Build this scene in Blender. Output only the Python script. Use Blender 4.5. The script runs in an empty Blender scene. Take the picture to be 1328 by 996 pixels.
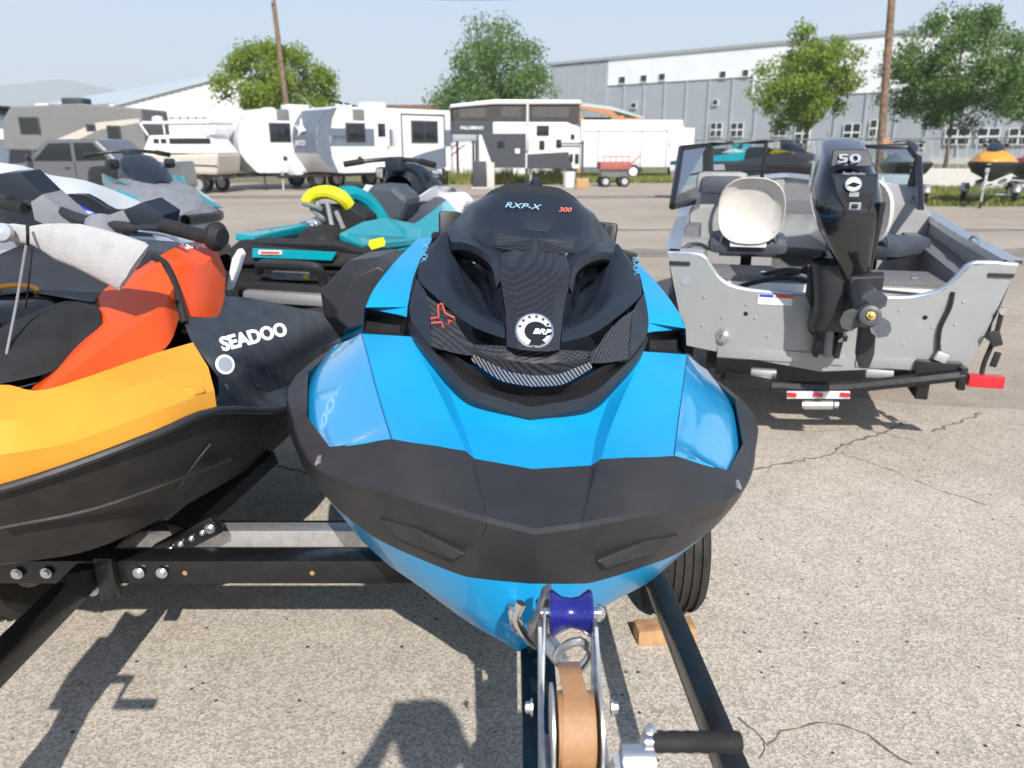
import bpy, bmesh, math, random
from mathutils import Vector, Matrix, Euler
R = math.radians
random.seed(7)
sc = bpy.context.scene
COL = sc.collection

# ---------------------------------------------------------------- camera, sky, sun, exposure
TILT = R(17.1); FPX = 1000.0; CAMH = 1.6
cam = bpy.data.cameras.new('camera'); camo = bpy.data.objects.new('camera', cam)
COL.objects.link(camo); sc.camera = camo
camo.location = (0, 0, CAMH); camo.rotation_euler = (R(90) - TILT, 0, 0)
cam.sensor_width = 36; cam.lens = 36 * FPX / 1328; cam.clip_start = .02; cam.clip_end = 20000
cam.dof.use_dof = True; cam.dof.focus_distance = 2.0; cam.dof.aperture_fstop = 4.2

SUN_EL, SUN_AZ = 39.0, 170.0          # azimuth clockwise from +Y
wd = bpy.data.worlds.new('World'); sc.world = wd; wd.use_nodes = True
nt = wd.node_tree
sky = nt.nodes.new('ShaderNodeTexSky'); sky.sky_type = 'NISHITA'; sky.sun_disc = False
sky.sun_elevation = R(SUN_EL); sky.sun_rotation = R(SUN_AZ)
sky.altitude = 300; sky.air_density = 1.0; sky.dust_density = .6; sky.ozone_density = 4.0
bg = nt.nodes['Background']; bg.inputs[1].default_value = .088
nt.links.new(sky.outputs[0], bg.inputs[0])
sl = bpy.data.lights.new('sun', 'SUN'); sl.energy = 4.4; sl.angle = R(.5); sl.color = (1, .955, .89)
so = bpy.data.objects.new('sun', sl); COL.objects.link(so)
_sd = Vector((math.sin(R(SUN_AZ)) * math.cos(R(SUN_EL)), math.cos(R(SUN_AZ)) * math.cos(R(SUN_EL)), math.sin(R(SUN_EL))))
so.rotation_euler = (-_sd).to_track_quat('-Z', 'Y').to_euler(); so.location = _sd * 40
vs = sc.view_settings
vs.view_transform = 'Standard'; vs.look = 'None'; vs.exposure = 0.78; vs.gamma = 1; vs.use_curve_mapping = False
sc.cycles.max_bounces = 8; sc.cycles.volume_bounces = 1; sc.cycles.transparent_max_bounces = 12
sc.cycles.use_denoising = True

# ---------------------------------------------------------------- helpers
ct, st = math.cos(TILT), math.sin(TILT)
def W(px, py, Y=None, Z=None):
    """a point of the place that lies on this line of sight, at distance Y or height Z"""
    u = (px - 664) / FPX; v = (498 - py) / FPX
    d = Vector((u, ct + v * st, -st + v * ct))
    s = Y / d.y if Y is not None else (Z - CAMH) / d.z
    return Vector((0, 0, CAMH)) + d * s
def Q(u, py, Y): return W(664 + u, py, Y=Y)
def QL(pts): return [Q(*p) for p in pts]
def WL(pts): return [W(p[0], p[1], Y=p[2]) for p in pts]

def catmull(pts, k):
    pts = [Vector(p) for p in pts]
    if k <= 1: return pts
    out = []; n = len(pts)
    for i in range(n - 1):
        p0 = pts[i - 1] if i else pts[0] * 2 - pts[1]
        p1, p2 = pts[i], pts[i + 1]
        p3 = pts[i + 2] if i + 2 < n else pts[-1] * 2 - pts[-2]
        for j in range(k):
            t = j / k
            out.append(.5 * ((2 * p1) + (p2 - p0) * t + (2 * p0 - 5 * p1 + 4 * p2 - p3) * t * t + (3 * p1 - p0 - 3 * p2 + p3) * t ** 3))
    out.append(pts[-1]); return out
def lin(pts, k):
    pts = [Vector(p) for p in pts]
    return [a.lerp(b, j / k) for a, b in zip(pts, pts[1:]) for j in range(k)] + [pts[-1]]
def resample(pts, n):
    pts = [Vector(p) for p in pts]
    L = [0]
    for a, b in zip(pts, pts[1:]): L.append(L[-1] + (b - a).length)
    out = []; j = 0
    for i in range(n):
        s = L[-1] * i / (n - 1)
        while j < len(pts) - 2 and L[j + 1] < s: j += 1
        d = L[j + 1] - L[j]
        out.append(pts[j].lerp(pts[j + 1], 0 if d < 1e-9 else min(1, (s - L[j]) / d)))
    return out

class MB:
    """collects shapes; build() links them as one mesh object"""
    def __init__(s, org=(0, 0, 0)): s.v = []; s.f = []; s.o = Vector(org)
    def add(s, vs, fs):
        b = len(s.v); s.v += [Vector(p) for p in vs]; s.f += [tuple(b + i for i in f) for f in fs]; return s
    def box(s, c, size, rot=None, bev=0):
        bm = bmesh.new(); bmesh.ops.create_cube(bm, size=1)
        for v in bm.verts: v.co = Vector((v.co.x * size[0], v.co.y * size[1], v.co.z * size[2]))
        if bev: bmesh.ops.bevel(bm, geom=bm.edges[:], offset=bev, segments=2, affect='EDGES', profile=.6)
        M = Matrix.Translation(Vector(c))
        if rot is not None: M = M @ (rot if isinstance(rot, Matrix) else Euler(rot).to_matrix().to_4x4())
        bm.verts.ensure_lookup_table(); bm.verts.index_update()
        s.add([M @ v.co for v in bm.verts], [[v.index for v in f.verts] for f in bm.faces]); bm.free(); return s
    def beam(s, a, b, w, h, bev=.004, up=(0, 0, 1)):
        """a box bar from a to b, w wide, h high"""
        a, b = Vector(a), Vector(b); d = b - a; y = d.normalized(); x = y.cross(Vector(up)).normalized(); z = x.cross(y)
        M = Matrix((x, y, z)).transposed().to_4x4(); return s.box((a + b) / 2, (w, d.length, h), M, bev)
    def tube(s, pts, r, seg=10, caps=True, flat=1.0, up=None):
        pts = [Vector(p) for p in pts]; n = len(pts)
        rs = r if isinstance(r, (list, tuple)) else [r] * n
        rings = []; prev = None
        for i, p in enumerate(pts):
            t = (pts[min(i + 1, n - 1)] - pts[max(i - 1, 0)]).normalized()
            ref = Vector(up) if up is not None else (prev if prev is not None else (Vector((0, 0, 1)) if abs(t.z) < .9 else Vector((1, 0, 0))))
            x = t.cross(ref)
            if x.length < 1e-6: x = t.orthogonal()
            x.normalize(); y = x.cross(t).normalized(); prev = y
            rings.append([p + x * math.cos(2 * math.pi * k / seg) * rs[i] + y * math.sin(2 * math.pi * k / seg) * rs[i] * flat for k in range(seg)])
        vs = [q for g in rings for q in g]
        fs = [(i * seg + k, i * seg + (k + 1) % seg, (i + 1) * seg + (k + 1) % seg, (i + 1) * seg + k) for i in range(n - 1) for k in range(seg)]
        if caps: fs += [tuple(range(seg - 1, -1, -1)), tuple((n - 1) * seg + k for k in range(seg))]
        return s.add(vs, fs)
    def lathe(s, prof, c=(0, 0, 0), axis=(0, 0, 1), seg=24):
        """prof: (radius, height along axis)"""
        a = Vector(axis).normalized(); x = a.orthogonal().normalized(); y = a.cross(x); c = Vector(c)
        vs = [c + a * h + (x * math.cos(2 * math.pi * k / seg) + y * math.sin(2 * math.pi * k / seg)) * r for r, h in prof for k in range(seg)]
        n = len(prof)
        fs = [(i * seg + k, i * seg + (k + 1) % seg, (i + 1) * seg + (k + 1) % seg, (i + 1) * seg + k) for i in range(n - 1) for k in range(seg)]
        fs += [tuple(range(seg - 1, -1, -1)), tuple((n - 1) * seg + k for k in range(seg))]
        return s.add(vs, fs)
    def loft(s, rows, k=4, m=1, mirror=None, capends=False, closed=False):
        rr = [catmull(r, k) for r in rows]
        if m > 1:
            cols = [catmull([r[j] for r in rr], m) for j in range(len(rr[0]))]
            rr = [[c[i] for c in cols] for i in range(len(cols[0]))]
        n = len(rr[0]); h = len(rr)
        fs = [(i * n + j, i * n + j + 1, (i + 1) * n + j + 1, (i + 1) * n + j) for i in range(h - 1) for j in range(n - 1)]
        if closed: fs += [((h - 1) * n + j, (h - 1) * n + j + 1, j + 1, j) for j in range(n - 1)]
        if capends: fs += [tuple(i * n for i in range(h)), tuple(i * n + n - 1 for i in range(h))]
        vs = [p for r in rr for p in r]
        if mirror != 'only': s.add(vs, fs)
        if mirror is not None:
            mx = 0 if mirror in (True, 'only') else mirror
            s.add([Vector((2 * mx - p.x, p.y, p.z)) for p in vs], [tuple(reversed(f)) for f in fs])
        return s
    def prism(s, poly, d):
        """closed polygon poly (3-D points) pushed along vector d"""
        d = Vector(d); n = len(poly); poly = [Vector(p) for p in poly]
        return s.add(poly + [p + d for p in poly], [tuple(range(n)), tuple(range(2 * n - 1, n - 1, -1))] + [(i, (i + 1) % n, n + (i + 1) % n, n + i) for i in range(n)])
    def mirrored(s, mx=0):
        n = len(s.v); s.v += [Vector((2 * mx - p.x, p.y, p.z)) for p in s.v]; s.f += [tuple(n + i for i in reversed(f)) for f in s.f]; return s
    def build(s, name, mat, parent=None, smooth=35, weld=1e-5, solid=0, bevel=0):
        me = bpy.data.meshes.new(name)
        bm = bmesh.new()
        vv = [bm.verts.new(p - s.o) for p in s.v]
        for f in s.f:
            g = []
            for i in f:
                if vv[i] not in g: g.append(vv[i])
            if len(g) >= 3:
                try: bm.faces.new(g)
                except ValueError: pass
        if weld: bmesh.ops.remove_doubles(bm, verts=bm.verts[:], dist=weld)
        bmesh.ops.dissolve_degenerate(bm, dist=1e-6, edges=bm.edges[:])
        bmesh.ops.recalc_face_normals(bm, faces=bm.faces[:])
        bm.to_mesh(me); bm.free()
        if smooth:
            for p in me.polygons: p.use_smooth = True
            me.set_sharp_from_angle(angle=R(smooth))
        me.materials.append(MAT[mat] if isinstance(mat, str) else mat)
        ob = bpy.data.objects.new(name, me); COL.objects.link(ob)
        if parent is not None: ob.parent = parent
        if solid:
            md = ob.modifiers.new('thickness', 'SOLIDIFY'); md.thickness = abs(solid); md.offset = -1 if solid > 0 else 1
        if bevel:
            md = ob.modifiers.new('bevel', 'BEVEL'); md.width = bevel; md.segments = 2; md.limit_method = 'ANGLE'; md.angle_limit = R(40)
        return ob

def tag(o, label=None, cat=None, group=None, kind=None):
    if label: o['label'] = label
    if cat: o['category'] = cat
    if group: o['group'] = group
    if kind: o['kind'] = kind
    return o
def thing(name, label, cat, loc=(0, 0, 0), rot=(0, 0, 0), group=None):
    o = bpy.data.objects.new(name, None); COL.objects.link(o); o.empty_display_size = .1
    o.location = loc; o.rotation_euler = rot
    return tag(o, label, cat, group)
def copy_tree(o, parent=None):
    c = o.copy(); COL.objects.link(c)
    if parent is not None: c.parent = parent
    for ch in list(o.children): copy_tree(ch, c)
    return c
def text(name, body, size, M, mat, parent, ext=.0015, shear=0, bold=0, org=(0, 0, 0), sx=1):
    cu = bpy.data.curves.new(name, 'FONT'); cu.body = body; cu.size = size; cu.extrude = ext; cu.shear = shear; cu.offset = bold
    cu.align_x = 'CENTER'; cu.align_y = 'CENTER'; cu.resolution_u = 3
    cu.materials.append(MAT[mat])
    tmp = bpy.data.objects.new(name, cu); me = bpy.data.meshes.new_from_object(tmp); me.name = name; bpy.data.objects.remove(tmp)
    ob = bpy.data.objects.new(name, me); COL.objects.link(ob); ob.parent = parent
    ob.matrix_local = Matrix.Translation(-Vector(org)) @ M @ Matrix.Diagonal((sx, 1, 1, 1))
    return ob
def frame(c, x, n):
    """matrix with origin c, text direction x, facing n"""
    n = Vector(n).normalized(); x = Vector(x); x = (x - n * x.dot(n)).normalized(); y = n.cross(x)
    M = Matrix((x, y, n)).transposed().to_4x4(); M.translation = Vector(c); return M

# ---------------------------------------------------------------- materials
MAT = {}
def pbr(name, col, rough=.5, metal=0, coat=0, var=.12, scale=14, bump=0, bscale=200, trans=0, alpha=1, rvar=.12, emis=None, spec=.5, detail=6, col2=None, ior=1.45):
    m = bpy.data.materials.new(name); m.use_nodes = True; t = m.node_tree; b = t.nodes['Principled BSDF']
    tc = t.nodes.new('ShaderNodeTexCoord'); no = t.nodes.new('ShaderNodeTexNoise')
    no.inputs['Scale'].default_value = scale; no.inputs['Detail'].default_value = detail; no.inputs['Roughness'].default_value = .6
    t.links.new(tc.outputs['Object'], no.inputs['Vector'])
    mx = t.nodes.new('ShaderNodeMix'); mx.data_type = 'RGBA'
    c2 = col2 or tuple(max(0, c * (1 - var * 2.2)) for c in col[:3])
    c1 = tuple(min(1, c * (1 + var * .6)) for c in col[:3]) if not col2 else col[:3]
    mx.inputs[6].default_value = (*c1, 1); mx.inputs[7].default_value = (*c2, 1)
    rp = t.nodes.new('ShaderNodeMapRange'); rp.inputs[1].default_value = .35; rp.inputs[2].default_value = .75
    t.links.new(no.outputs['Fac'], rp.inputs[0]); t.links.new(rp.outputs[0], mx.inputs[0]); t.links.new(mx.outputs[2], b.inputs['Base Color'])
    r2 = t.nodes.new('ShaderNodeMapRange'); r2.inputs[1].default_value = .3; r2.inputs[2].default_value = .7
    r2.inputs[3].default_value = max(.02, rough - rvar * rough); r2.inputs[4].default_value = min(1, rough + rvar)
    t.links.new(no.outputs['Fac'], r2.inputs[0]); t.links.new(r2.outputs[0], b.inputs['Roughness'])
    b.inputs['Metallic'].default_value = metal; b.inputs['Coat Weight'].default_value = coat; b.inputs['Coat Roughness'].default_value = .04
    b.inputs['Specular IOR Level'].default_value = spec; b.inputs['IOR'].default_value = ior
    if trans: b.inputs['Transmission Weight'].default_value = trans
    if alpha < 1: b.inputs['Alpha'].default_value = alpha
    if bump:
        n2 = t.nodes.new('ShaderNodeTexNoise'); n2.inputs['Scale'].default_value = bscale; n2.inputs['Detail'].default_value = 3
        bp = t.nodes.new('ShaderNodeBump'); bp.inputs['Strength'].default_value = bump; bp.inputs['Distance'].default_value = .003
        t.links.new(tc.outputs['Object'], n2.inputs['Vector']); t.links.new(n2.outputs['Fac'], bp.inputs['Height']); t.links.new(bp.outputs[0], b.inputs['Normal'])
    MAT[name] = m; return m
BLUE = (.005, .335, .69)
pbr('blue_matte', BLUE, .34, var=.03, scale=6, bump=.03, bscale=500)
pbr('blue_gloss', BLUE, .12, coat=1, var=.03, scale=6)
pbr('blue_hull', BLUE, .3, coat=.25, var=.03, scale=6)
pbr('blue_seam', (.004, .06, .16), .5)
pbr('black_plastic', (.030, .030, .033), .36, var=.12, bump=.22, bscale=900, rvar=.06)
pbr('black_matte', (.015, .021, .033), .33, var=.1, bump=.04, bscale=700, spec=.6)
pbr('black_gloss', (.009, .010, .012), .1, coat=.6, var=.1)
pbr('black_rubber', (.018, .018, .019), .72, var=.2, bump=.3, bscale=300)
pbr('black_paint', (.012, .012, .013), .28, coat=.3, var=.25, scale=30, bump=.05, bscale=250)
pbr('dark_void', (.004, .004, .005), .8)
pbr('yellow_plastic', (.74, .33, .035), .36, var=.05, scale=5, bump=.06, bscale=600)
pbr('orange_plastic', (.80, .085, .012), .3, var=.05, scale=5, bump=.05, bscale=600)
pbr('hull_plastic', (.028, .025, .024), .5, var=.16, bump=.4, bscale=520)
pbr('foam_wrap', (.42, .42, .43), .75, var=.06, scale=25, bump=.6, bscale=160)
pbr('white_plastic', (.78, .79, .80), .35, var=.04)
pbr('white_paint', (.80, .80, .79), .32, var=.05, scale=1.4, coat=.2)
pbr('grey_plastic', (.22, .23, .25), .45, var=.1)
pbr('light_grey_gloss', (.38, .42, .47), .18, coat=.8, var=.05)
pbr('teal_gloss', (.0, .30, .36), .2, coat=.7, var=.05)
pbr('teal_matte', (.0, .27, .33), .4, var=.06)
pbr('acid_yellow', (.75, .72, .02), .45, var=.08)
pbr('royal_blue', (.01, .05, .55), .3, coat=.3)
pbr('red_paint', (.55, .03, .025), .35, var=.15)
pbr('red_lens', (.62, .012, .02), .12, coat=1, var=.1)
pbr('amber_lens', (.9, .45, .02), .2, coat=1)
pbr('galvanised', (.62, .62, .62), .42, metal=.75, var=.12, scale=40)
pbr('zinc', (.68, .70, .72), .3, metal=.9, var=.14, scale=60)
pbr('chrome', (.8, .8, .82), .12, metal=1, var=.1)
pbr('bare_steel', (.35, .34, .33), .35, metal=.9, var=.3, scale=30)
pbr('brass', (.75, .5, .15), .25, metal=1)
pbr('strap_brown', (.42, .225, .105), .34, var=.05, scale=90, bump=.4, bscale=700, spec=.7)
pbr('roller_blue', (.02, .025, .30), .18, coat=.6, trans=.35, var=.1)
pbr('tyre', (.030, .027, .024), .75, var=.25, bump=.3, bscale=200)
pbr('wood_block', (.50, .29, .14), .7, var=.2, scale=20)
pbr('aluminium_paint', (.36, .37, .37), .33, metal=.25, var=.05, scale=5)
pbr('aluminium_bright', (.62, .66, .72), .28, metal=.8, var=.08)
pbr('carpet_grey', (.17, .17, .175), .95, var=.2, scale=80, bump=.5, bscale=300)
pbr('vinyl_beige', (.66, .62, .57), .55, var=.06, scale=8, bump=.08, bscale=200)
pbr('vinyl_charcoal', (.07, .08, .1), .5, var=.1)
pbr('console_grey', (.34, .335, .33), .5, var=.06)
pbr('motor_black', (.010, .012, .016), .12, coat=1, var=.1)
pbr('prop_black', (.085, .09, .10), .4, var=.15)
pbr('mesh_dark', (.10, .095, .09), .9)
pbr('emblem_silver', (.55, .56, .58), .3, metal=.4)
pbr('decal_white', (.8, .81, .82), .4, var=.02)
pbr('decal_red', (.75, .09, .04), .4, var=.05)
pbr('decal_blue', (.12, .36, .55), .4, var=.05)
pbr('decal_grey', (.30, .33, .37), .4, var=.05)
pbr('rv_white', (.74, .74, .73), .38, var=.05, scale=2)
pbr('rv_grey', (.14, .17, .215), .45, var=.06, scale=2)
pbr('rv_tan', (.19, .19, .185), .4, var=.06, scale=1.5)
pbr('rv_dark', (.05, .055, .065), .5, var=.1)
pbr('rv_glass', (.015, .018, .022), .06, coat=.5)
pbr('canvas_dark', (.065, .06, .058), .9, var=.15, bump=.3, bscale=20)
pbr('truck_grey', (.12, .125, .135), .3, metal=.1, coat=.8, var=.02, scale=1)
pbr('red_dull', (.42, .12, .10), .6, var=.2)
pbr('hull_cream', (.55, .50, .43), .35, var=.08)
pbr('bark', (.13, .095, .065), .9, var=.3, scale=10, bump=.6, bscale=30)
pbr('pole_wood', (.23, .15, .10), .85, var=.3, scale=6, bump=.5, bscale=40)
pbr('timber', (.52, .25, .12), .7, var=.15)
pbr('concrete_pale', (.55, .53, .49), .85, var=.1)
pbr('traffic_orange', (.75, .20, .06), .6, var=.1)
def glass(name, col, alpha):
    m = bpy.data.materials.new(name); m.use_nodes = True; t = m.node_tree
    b = t.nodes['Principled BSDF']; out = t.nodes['Material Output']
    tr = t.nodes.new('ShaderNodeBsdfTransparent'); tr.inputs[0].default_value = (*col, 1)
    gl = t.nodes.new('ShaderNodeBsdfGlossy'); gl.inputs['Roughness'].default_value = .03
    fr = t.nodes.new('ShaderNodeFresnel'); fr.inputs[0].default_value = 1.5
    mx = t.nodes.new('ShaderNodeMixShader'); t.links.new(fr.outputs[0], mx.inputs[0]); t.links.new(tr.outputs[0], mx.inputs[1]); t.links.new(gl.outputs[0], mx.inputs[2])
    t.links.new(mx.outputs[0], out.inputs[0]); t.nodes.remove(b); MAT[name] = m
glass('tinted_glass', (.62, .72, .72), .5)
def carbon(name, light, dark, rough):
    m = bpy.data.materials.new(name); m.use_nodes = True; t = m.node_tree; b = t.nodes['Principled BSDF']
    tc = t.nodes.new('ShaderNodeTexCoord'); mp = t.nodes.new('ShaderNodeMapping'); mp.inputs['Rotation'].default_value = (R(35), R(20), R(45))
    ck = t.nodes.new('ShaderNodeTexChecker'); ck.inputs['Scale'].default_value = 190
    ck.inputs[1].default_value = (*light, 1); ck.inputs[2].default_value = (*dark, 1)
    t.links.new(tc.outputs['Object'], mp.inputs[0]); t.links.new(mp.outputs[0], ck.inputs[0]); t.links.new(ck.outputs[0], b.inputs['Base Color'])
    b.inputs['Roughness'].default_value = rough; b.inputs['Coat Weight'].default_value = .5; b.inputs['Coat Roughness'].default_value = .06
    MAT[name] = m
carbon('carbon_gloss', (.06, .06, .064), (.006, .006, .008), .18)
carbon('carbon_matte', (.028, .030, .035), (.008, .009, .013), .26)
def striped(name):
    m = bpy.data.materials.new(name); m.use_nodes = True; t = m.node_tree; b = t.nodes['Principled BSDF']
    tc = t.nodes.new('ShaderNodeTexCoord'); wv = t.nodes.new('ShaderNodeTexWave'); wv.bands_direction = 'X'; wv.inputs['Scale'].default_value = 36
    cr = t.nodes.new('ShaderNodeValToRGB'); cr.color_ramp.elements[0].position = .45; cr.color_ramp.elements[1].position = .55
    cr.color_ramp.elements[0].color = (.012, .012, .014, 1); cr.color_ramp.elements[1].color = (.26, .26, .28, 1)
    mp = t.nodes.new('ShaderNodeMapping'); mp.inputs['Rotation'].default_value = (0, R(38), 0); t.links.new(tc.outputs['Object'], mp.inputs[0]); t.links.new(mp.outputs[0], wv.inputs[0]); t.links.new(wv.outputs['Fac'], cr.inputs[0]); t.links.new(cr.outputs[0], b.inputs['Base Color'])
    b.inputs['Roughness'].default_value = .25; b.inputs['Coat Weight'].default_value = .5; MAT[name] = m
striped('carbon_stripe')
def leafmat(name, c1, c2, c3):
    m = bpy.data.materials.new(name); m.use_nodes = True; t = m.node_tree; b = t.nodes['Principled BSDF']; out = t.nodes['Material Output']
    oi = t.nodes.new('ShaderNodeNewGeometry'); cr = t.nodes.new('ShaderNodeValToRGB')
    cr.color_ramp.elements[0].color = (*c1, 1); cr.color_ramp.elements[1].color = (*c3, 1)
    e = cr.color_ramp.elements.new(.5); e.color = (*c2, 1)
    t.links.new(oi.outputs['Random Per Island'], cr.inputs[0]); t.links.new(cr.outputs[0], b.inputs['Base Color']); b.inputs['Roughness'].default_value = .55
    tl = t.nodes.new('ShaderNodeBsdfTranslucent'); t.links.new(cr.outputs[0], tl.inputs[0])
    mx = t.nodes.new('ShaderNodeMixShader'); mx.inputs[0].default_value = .35
    t.links.new(b.outputs[0], mx.inputs[1]); t.links.new(tl.outputs[0], mx.inputs[2]); t.links.new(mx.outputs[0], out.inputs[0]); MAT[name] = m
leafmat('leaf_bright', (.12, .20, .015), (.20, .30, .025), (.30, .38, .04))
leafmat('leaf_mid', (.05, .11, .018), (.09, .17, .028), (.15, .24, .04))
leafmat('leaf_dark', (.065, .14, .03), (.11, .21, .045), (.19, .29, .065))
leafmat('grass_blades', (.16, .19, .035), (.22, .25, .055), (.33, .32, .10))

def ground_mat(name, c_light, c_dark, c_stain, speck=1.0):
    m = bpy.data.materials.new(name); m.use_nodes = True; t = m.node_tree; b = t.nodes['Principled BSDF']; L = t.links.new
    tc = t.nodes.new('ShaderNodeTexCoord')
    def noise(s, d=4, r=.6):
        n = t.nodes.new('ShaderNodeTexNoise'); n.inputs['Scale'].default_value = s; n.inputs['Detail'].default_value = d; n.inputs['Roughness'].default_value = r
        L(tc.outputs['Object'], n.inputs['Vector']); return n
    def ramp(src, a, c, ca, cc):
        r = t.nodes.new('ShaderNodeValToRGB'); r.color_ramp.elements[0].position = a; r.color_ramp.elements[1].position = c
        r.color_ramp.elements[0].color = (*ca, 1); r.color_ramp.elements[1].color = (*cc, 1); L(src, r.inputs[0]); return r
    vo = t.nodes.new('ShaderNodeTexVoronoi'); vo.inputs['Scale'].default_value = 140; L(tc.outputs['Object'], vo.inputs['Vector'])
    st_ = t.nodes.new('ShaderNodeSeparateColor'); L(vo.outputs['Color'], st_.inputs[0])
    base = ramp(st_.outputs[0], .05, .95, c_dark, c_light)
    # big soft patches
    big = ramp(noise(.35, 5).outputs['Fac'], .35, .7, (.82, .805, .79), (1.06, 1.05, 1.04))
    m1 = t.nodes.new('ShaderNodeMix'); m1.data_type = 'RGBA'; m1.blend_type = 'MULTIPLY'; m1.inputs[0].default_value = 1
    L(base.outputs[0], m1.inputs[6]); L(big.outputs[0], m1.inputs[7])
    med = ramp(noise(5, 6, .7).outputs['Fac'], .3, .7, (.86, .85, .84), (1.07, 1.07, 1.07))
    m2 = t.nodes.new('ShaderNodeMix'); m2.data_type = 'RGBA'; m2.blend_type = 'MULTIPLY'; m2.inputs[0].default_value = 1
    L(m1.outputs[2], m2.inputs[6]); L(med.outputs[0], m2.inputs[7])
    # sparse dark pebbles and fine grain
    v2 = t.nodes.new('ShaderNodeTexVoronoi'); v2.inputs['Scale'].default_value = 38; L(tc.outputs['Object'], v2.inputs['Vector'])
    s2 = t.nodes.new('ShaderNodeSeparateColor'); L(v2.outputs['Color'], s2.inputs[0])
    pe = ramp(s2.outputs[1], .955, .975, (0, 0, 0), (1, 1, 1))
    di = ramp(v2.outputs['Distance'], .18, .3, (1, 1, 1), (0, 0, 0))
    mm = t.nodes.new('ShaderNodeMath'); mm.operation = 'MULTIPLY'; L(pe.outputs[0], mm.inputs[0]); L(di.outputs[0], mm.inputs[1])
    m3 = t.nodes.new('ShaderNodeMix'); m3.data_type = 'RGBA'; L(mm.outputs[0], m3.inputs[0]); L(m2.outputs[2], m3.inputs[6]); m3.inputs[7].default_value = (*c_stain, 1)
    # rusty / oily stains
    sn = ramp(noise(1.1, 8, .72).outputs['Fac'], .66, .80, (0, 0, 0), (.55, .55, .55))
    m4 = t.nodes.new('ShaderNodeMix'); m4.data_type = 'RGBA'; L(sn.outputs[0], m4.inputs[0]); L(m3.outputs[2], m4.inputs[6]); m4.inputs[7].default_value = (.27, .21, .15, 1)
    L(m4.outputs[2], b.inputs['Base Color']); b.inputs['Roughness'].default_value = .88; b.inputs['Specular IOR Level'].default_value = .25
    bp = t.nodes.new('ShaderNodeBump'); bp.inputs['Strength'].default_value = .35; bp.inputs['Distance'].default_value = .003
    L(vo.outputs['Distance'], bp.inputs['Height']); L(bp.outputs[0], b.inputs['Normal'])
    MAT[name] = m
ground_mat('pavement', (.69, .62, .53), (.38, .34, .288), (.06, .055, .05))
ground_mat('asphalt_far', (.50, .44, .37), (.35, .305, .255), (.05, .05, .05))
pbr('crack', (.22, .18, .135), .95, var=.3, scale=30)
pbr('tar_shade_band', (.25, .215, .18), .9, var=.2, scale=3)  # shared by the tar lines and the painted camper shadow
pbr('earth', (.21, .19, .10), .95, var=.3, scale=.8)
pbr('hill', (.10, .13, .10), .9, var=.2, scale=.002)
pbr('siding_grey', (.38, .41, .44), .5, metal=.15, var=.05, scale=.4)
pbr('siding_white', (.80, .81, .82), .45, var=.03, scale=.4)
pbr('roof_pale', (.46, .52, .56), .5, var=.04, scale=.3)
pbr('lawn', (.19, .21, .07), .95, var=.3, scale=1.2)
# ---------------------------------------------------------------- ground
def sheet(name, pts, z, mat, parent=None, kind='structure'):
    o = MB().add([(x, y, z) for x, y in pts], [tuple(range(len(pts)))]).build(name, mat, parent, smooth=0)
    if parent is None: o['kind'] = kind
    return o
sheet('ground', [(-4400, -1500), (4400, -1500), (4400, 3900), (-4400, 3900)], -.012, 'earth')
lot = sheet('parking_lot', [(-60, -15), (60, -15), (60, 37), (-60, 37)], -.006, 'asphalt_far')
pav = sheet('pavement', [(-14, -6), (9, -6), (9, 4.35), (5.2, 4.1), (3.9, 4.55), (2.6, 4.75), (1.2, 5.4), (-.5, 6.2), (-14, 6.6)], 0, 'pavement')
def crack(path, w, seed):
    rnd = random.Random(seed); P = [W(x, y, Z=0) for x, y in path]
    pts = []
    for a, b in zip(P, P[1:]):
        n = max(3, int((b - a).length / .035)); d = (b - a).normalized(); s = Vector((-d.y, d.x, 0))
        for i in range(n): pts.append((a.lerp(b, i / n) + s * rnd.uniform(-.016, .016), s * w * rnd.uniform(.25, 1)))
    vs = []
    for p, s in pts: vs += [p + s + Vector((0, 0, .003)), p - s + Vector((0, 0, .003))]
    fs = [(2 * i, 2 * i + 1, 2 * i + 3, 2 * i + 2) for i in range(len(pts) - 1)]
    MB().add(vs, fs).build('crack', 'crack', pav, smooth=0)
crack([(965, 612), (1010, 603), (1075, 590), (1095, 578), (1150, 560), (1178, 545)], .010, 1)
crack([(1090, 588), (1125, 600), (1160, 612), (1230, 640), (1290, 660)], .003, 2)
crack([(960, 930), (990, 962), (1030, 950), (1060, 938), (1110, 946), (1150, 975), (1200, 1000)], .0045, 3)
crack([(995, 962), (990, 1000)], .003, 4)
crack([(1210, 560), (1250, 545), (1275, 535)], .010, 5)
crack([(345, 600), (372, 607), (430, 622)], .009, 6)
crack([(1030, 560), (1120, 556), (1200, 575)], .003, 7)

for (x0, x1, yc, w, sd) in ((-3.0, 9.0, 12.3, .55, 1), (-30, 30, 26.5, .9, 2), (1.5, 12, 15.8, .25, 3)):  # widest strip is camper shadow painted on the asphalt; the others are tar seams
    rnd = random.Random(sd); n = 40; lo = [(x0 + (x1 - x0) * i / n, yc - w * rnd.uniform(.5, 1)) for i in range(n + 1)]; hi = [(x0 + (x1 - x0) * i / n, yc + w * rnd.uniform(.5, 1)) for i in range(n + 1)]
    sheet('tar_shade_band', lo + hi[::-1], -.002, 'tar_shade_band', lot)
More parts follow.
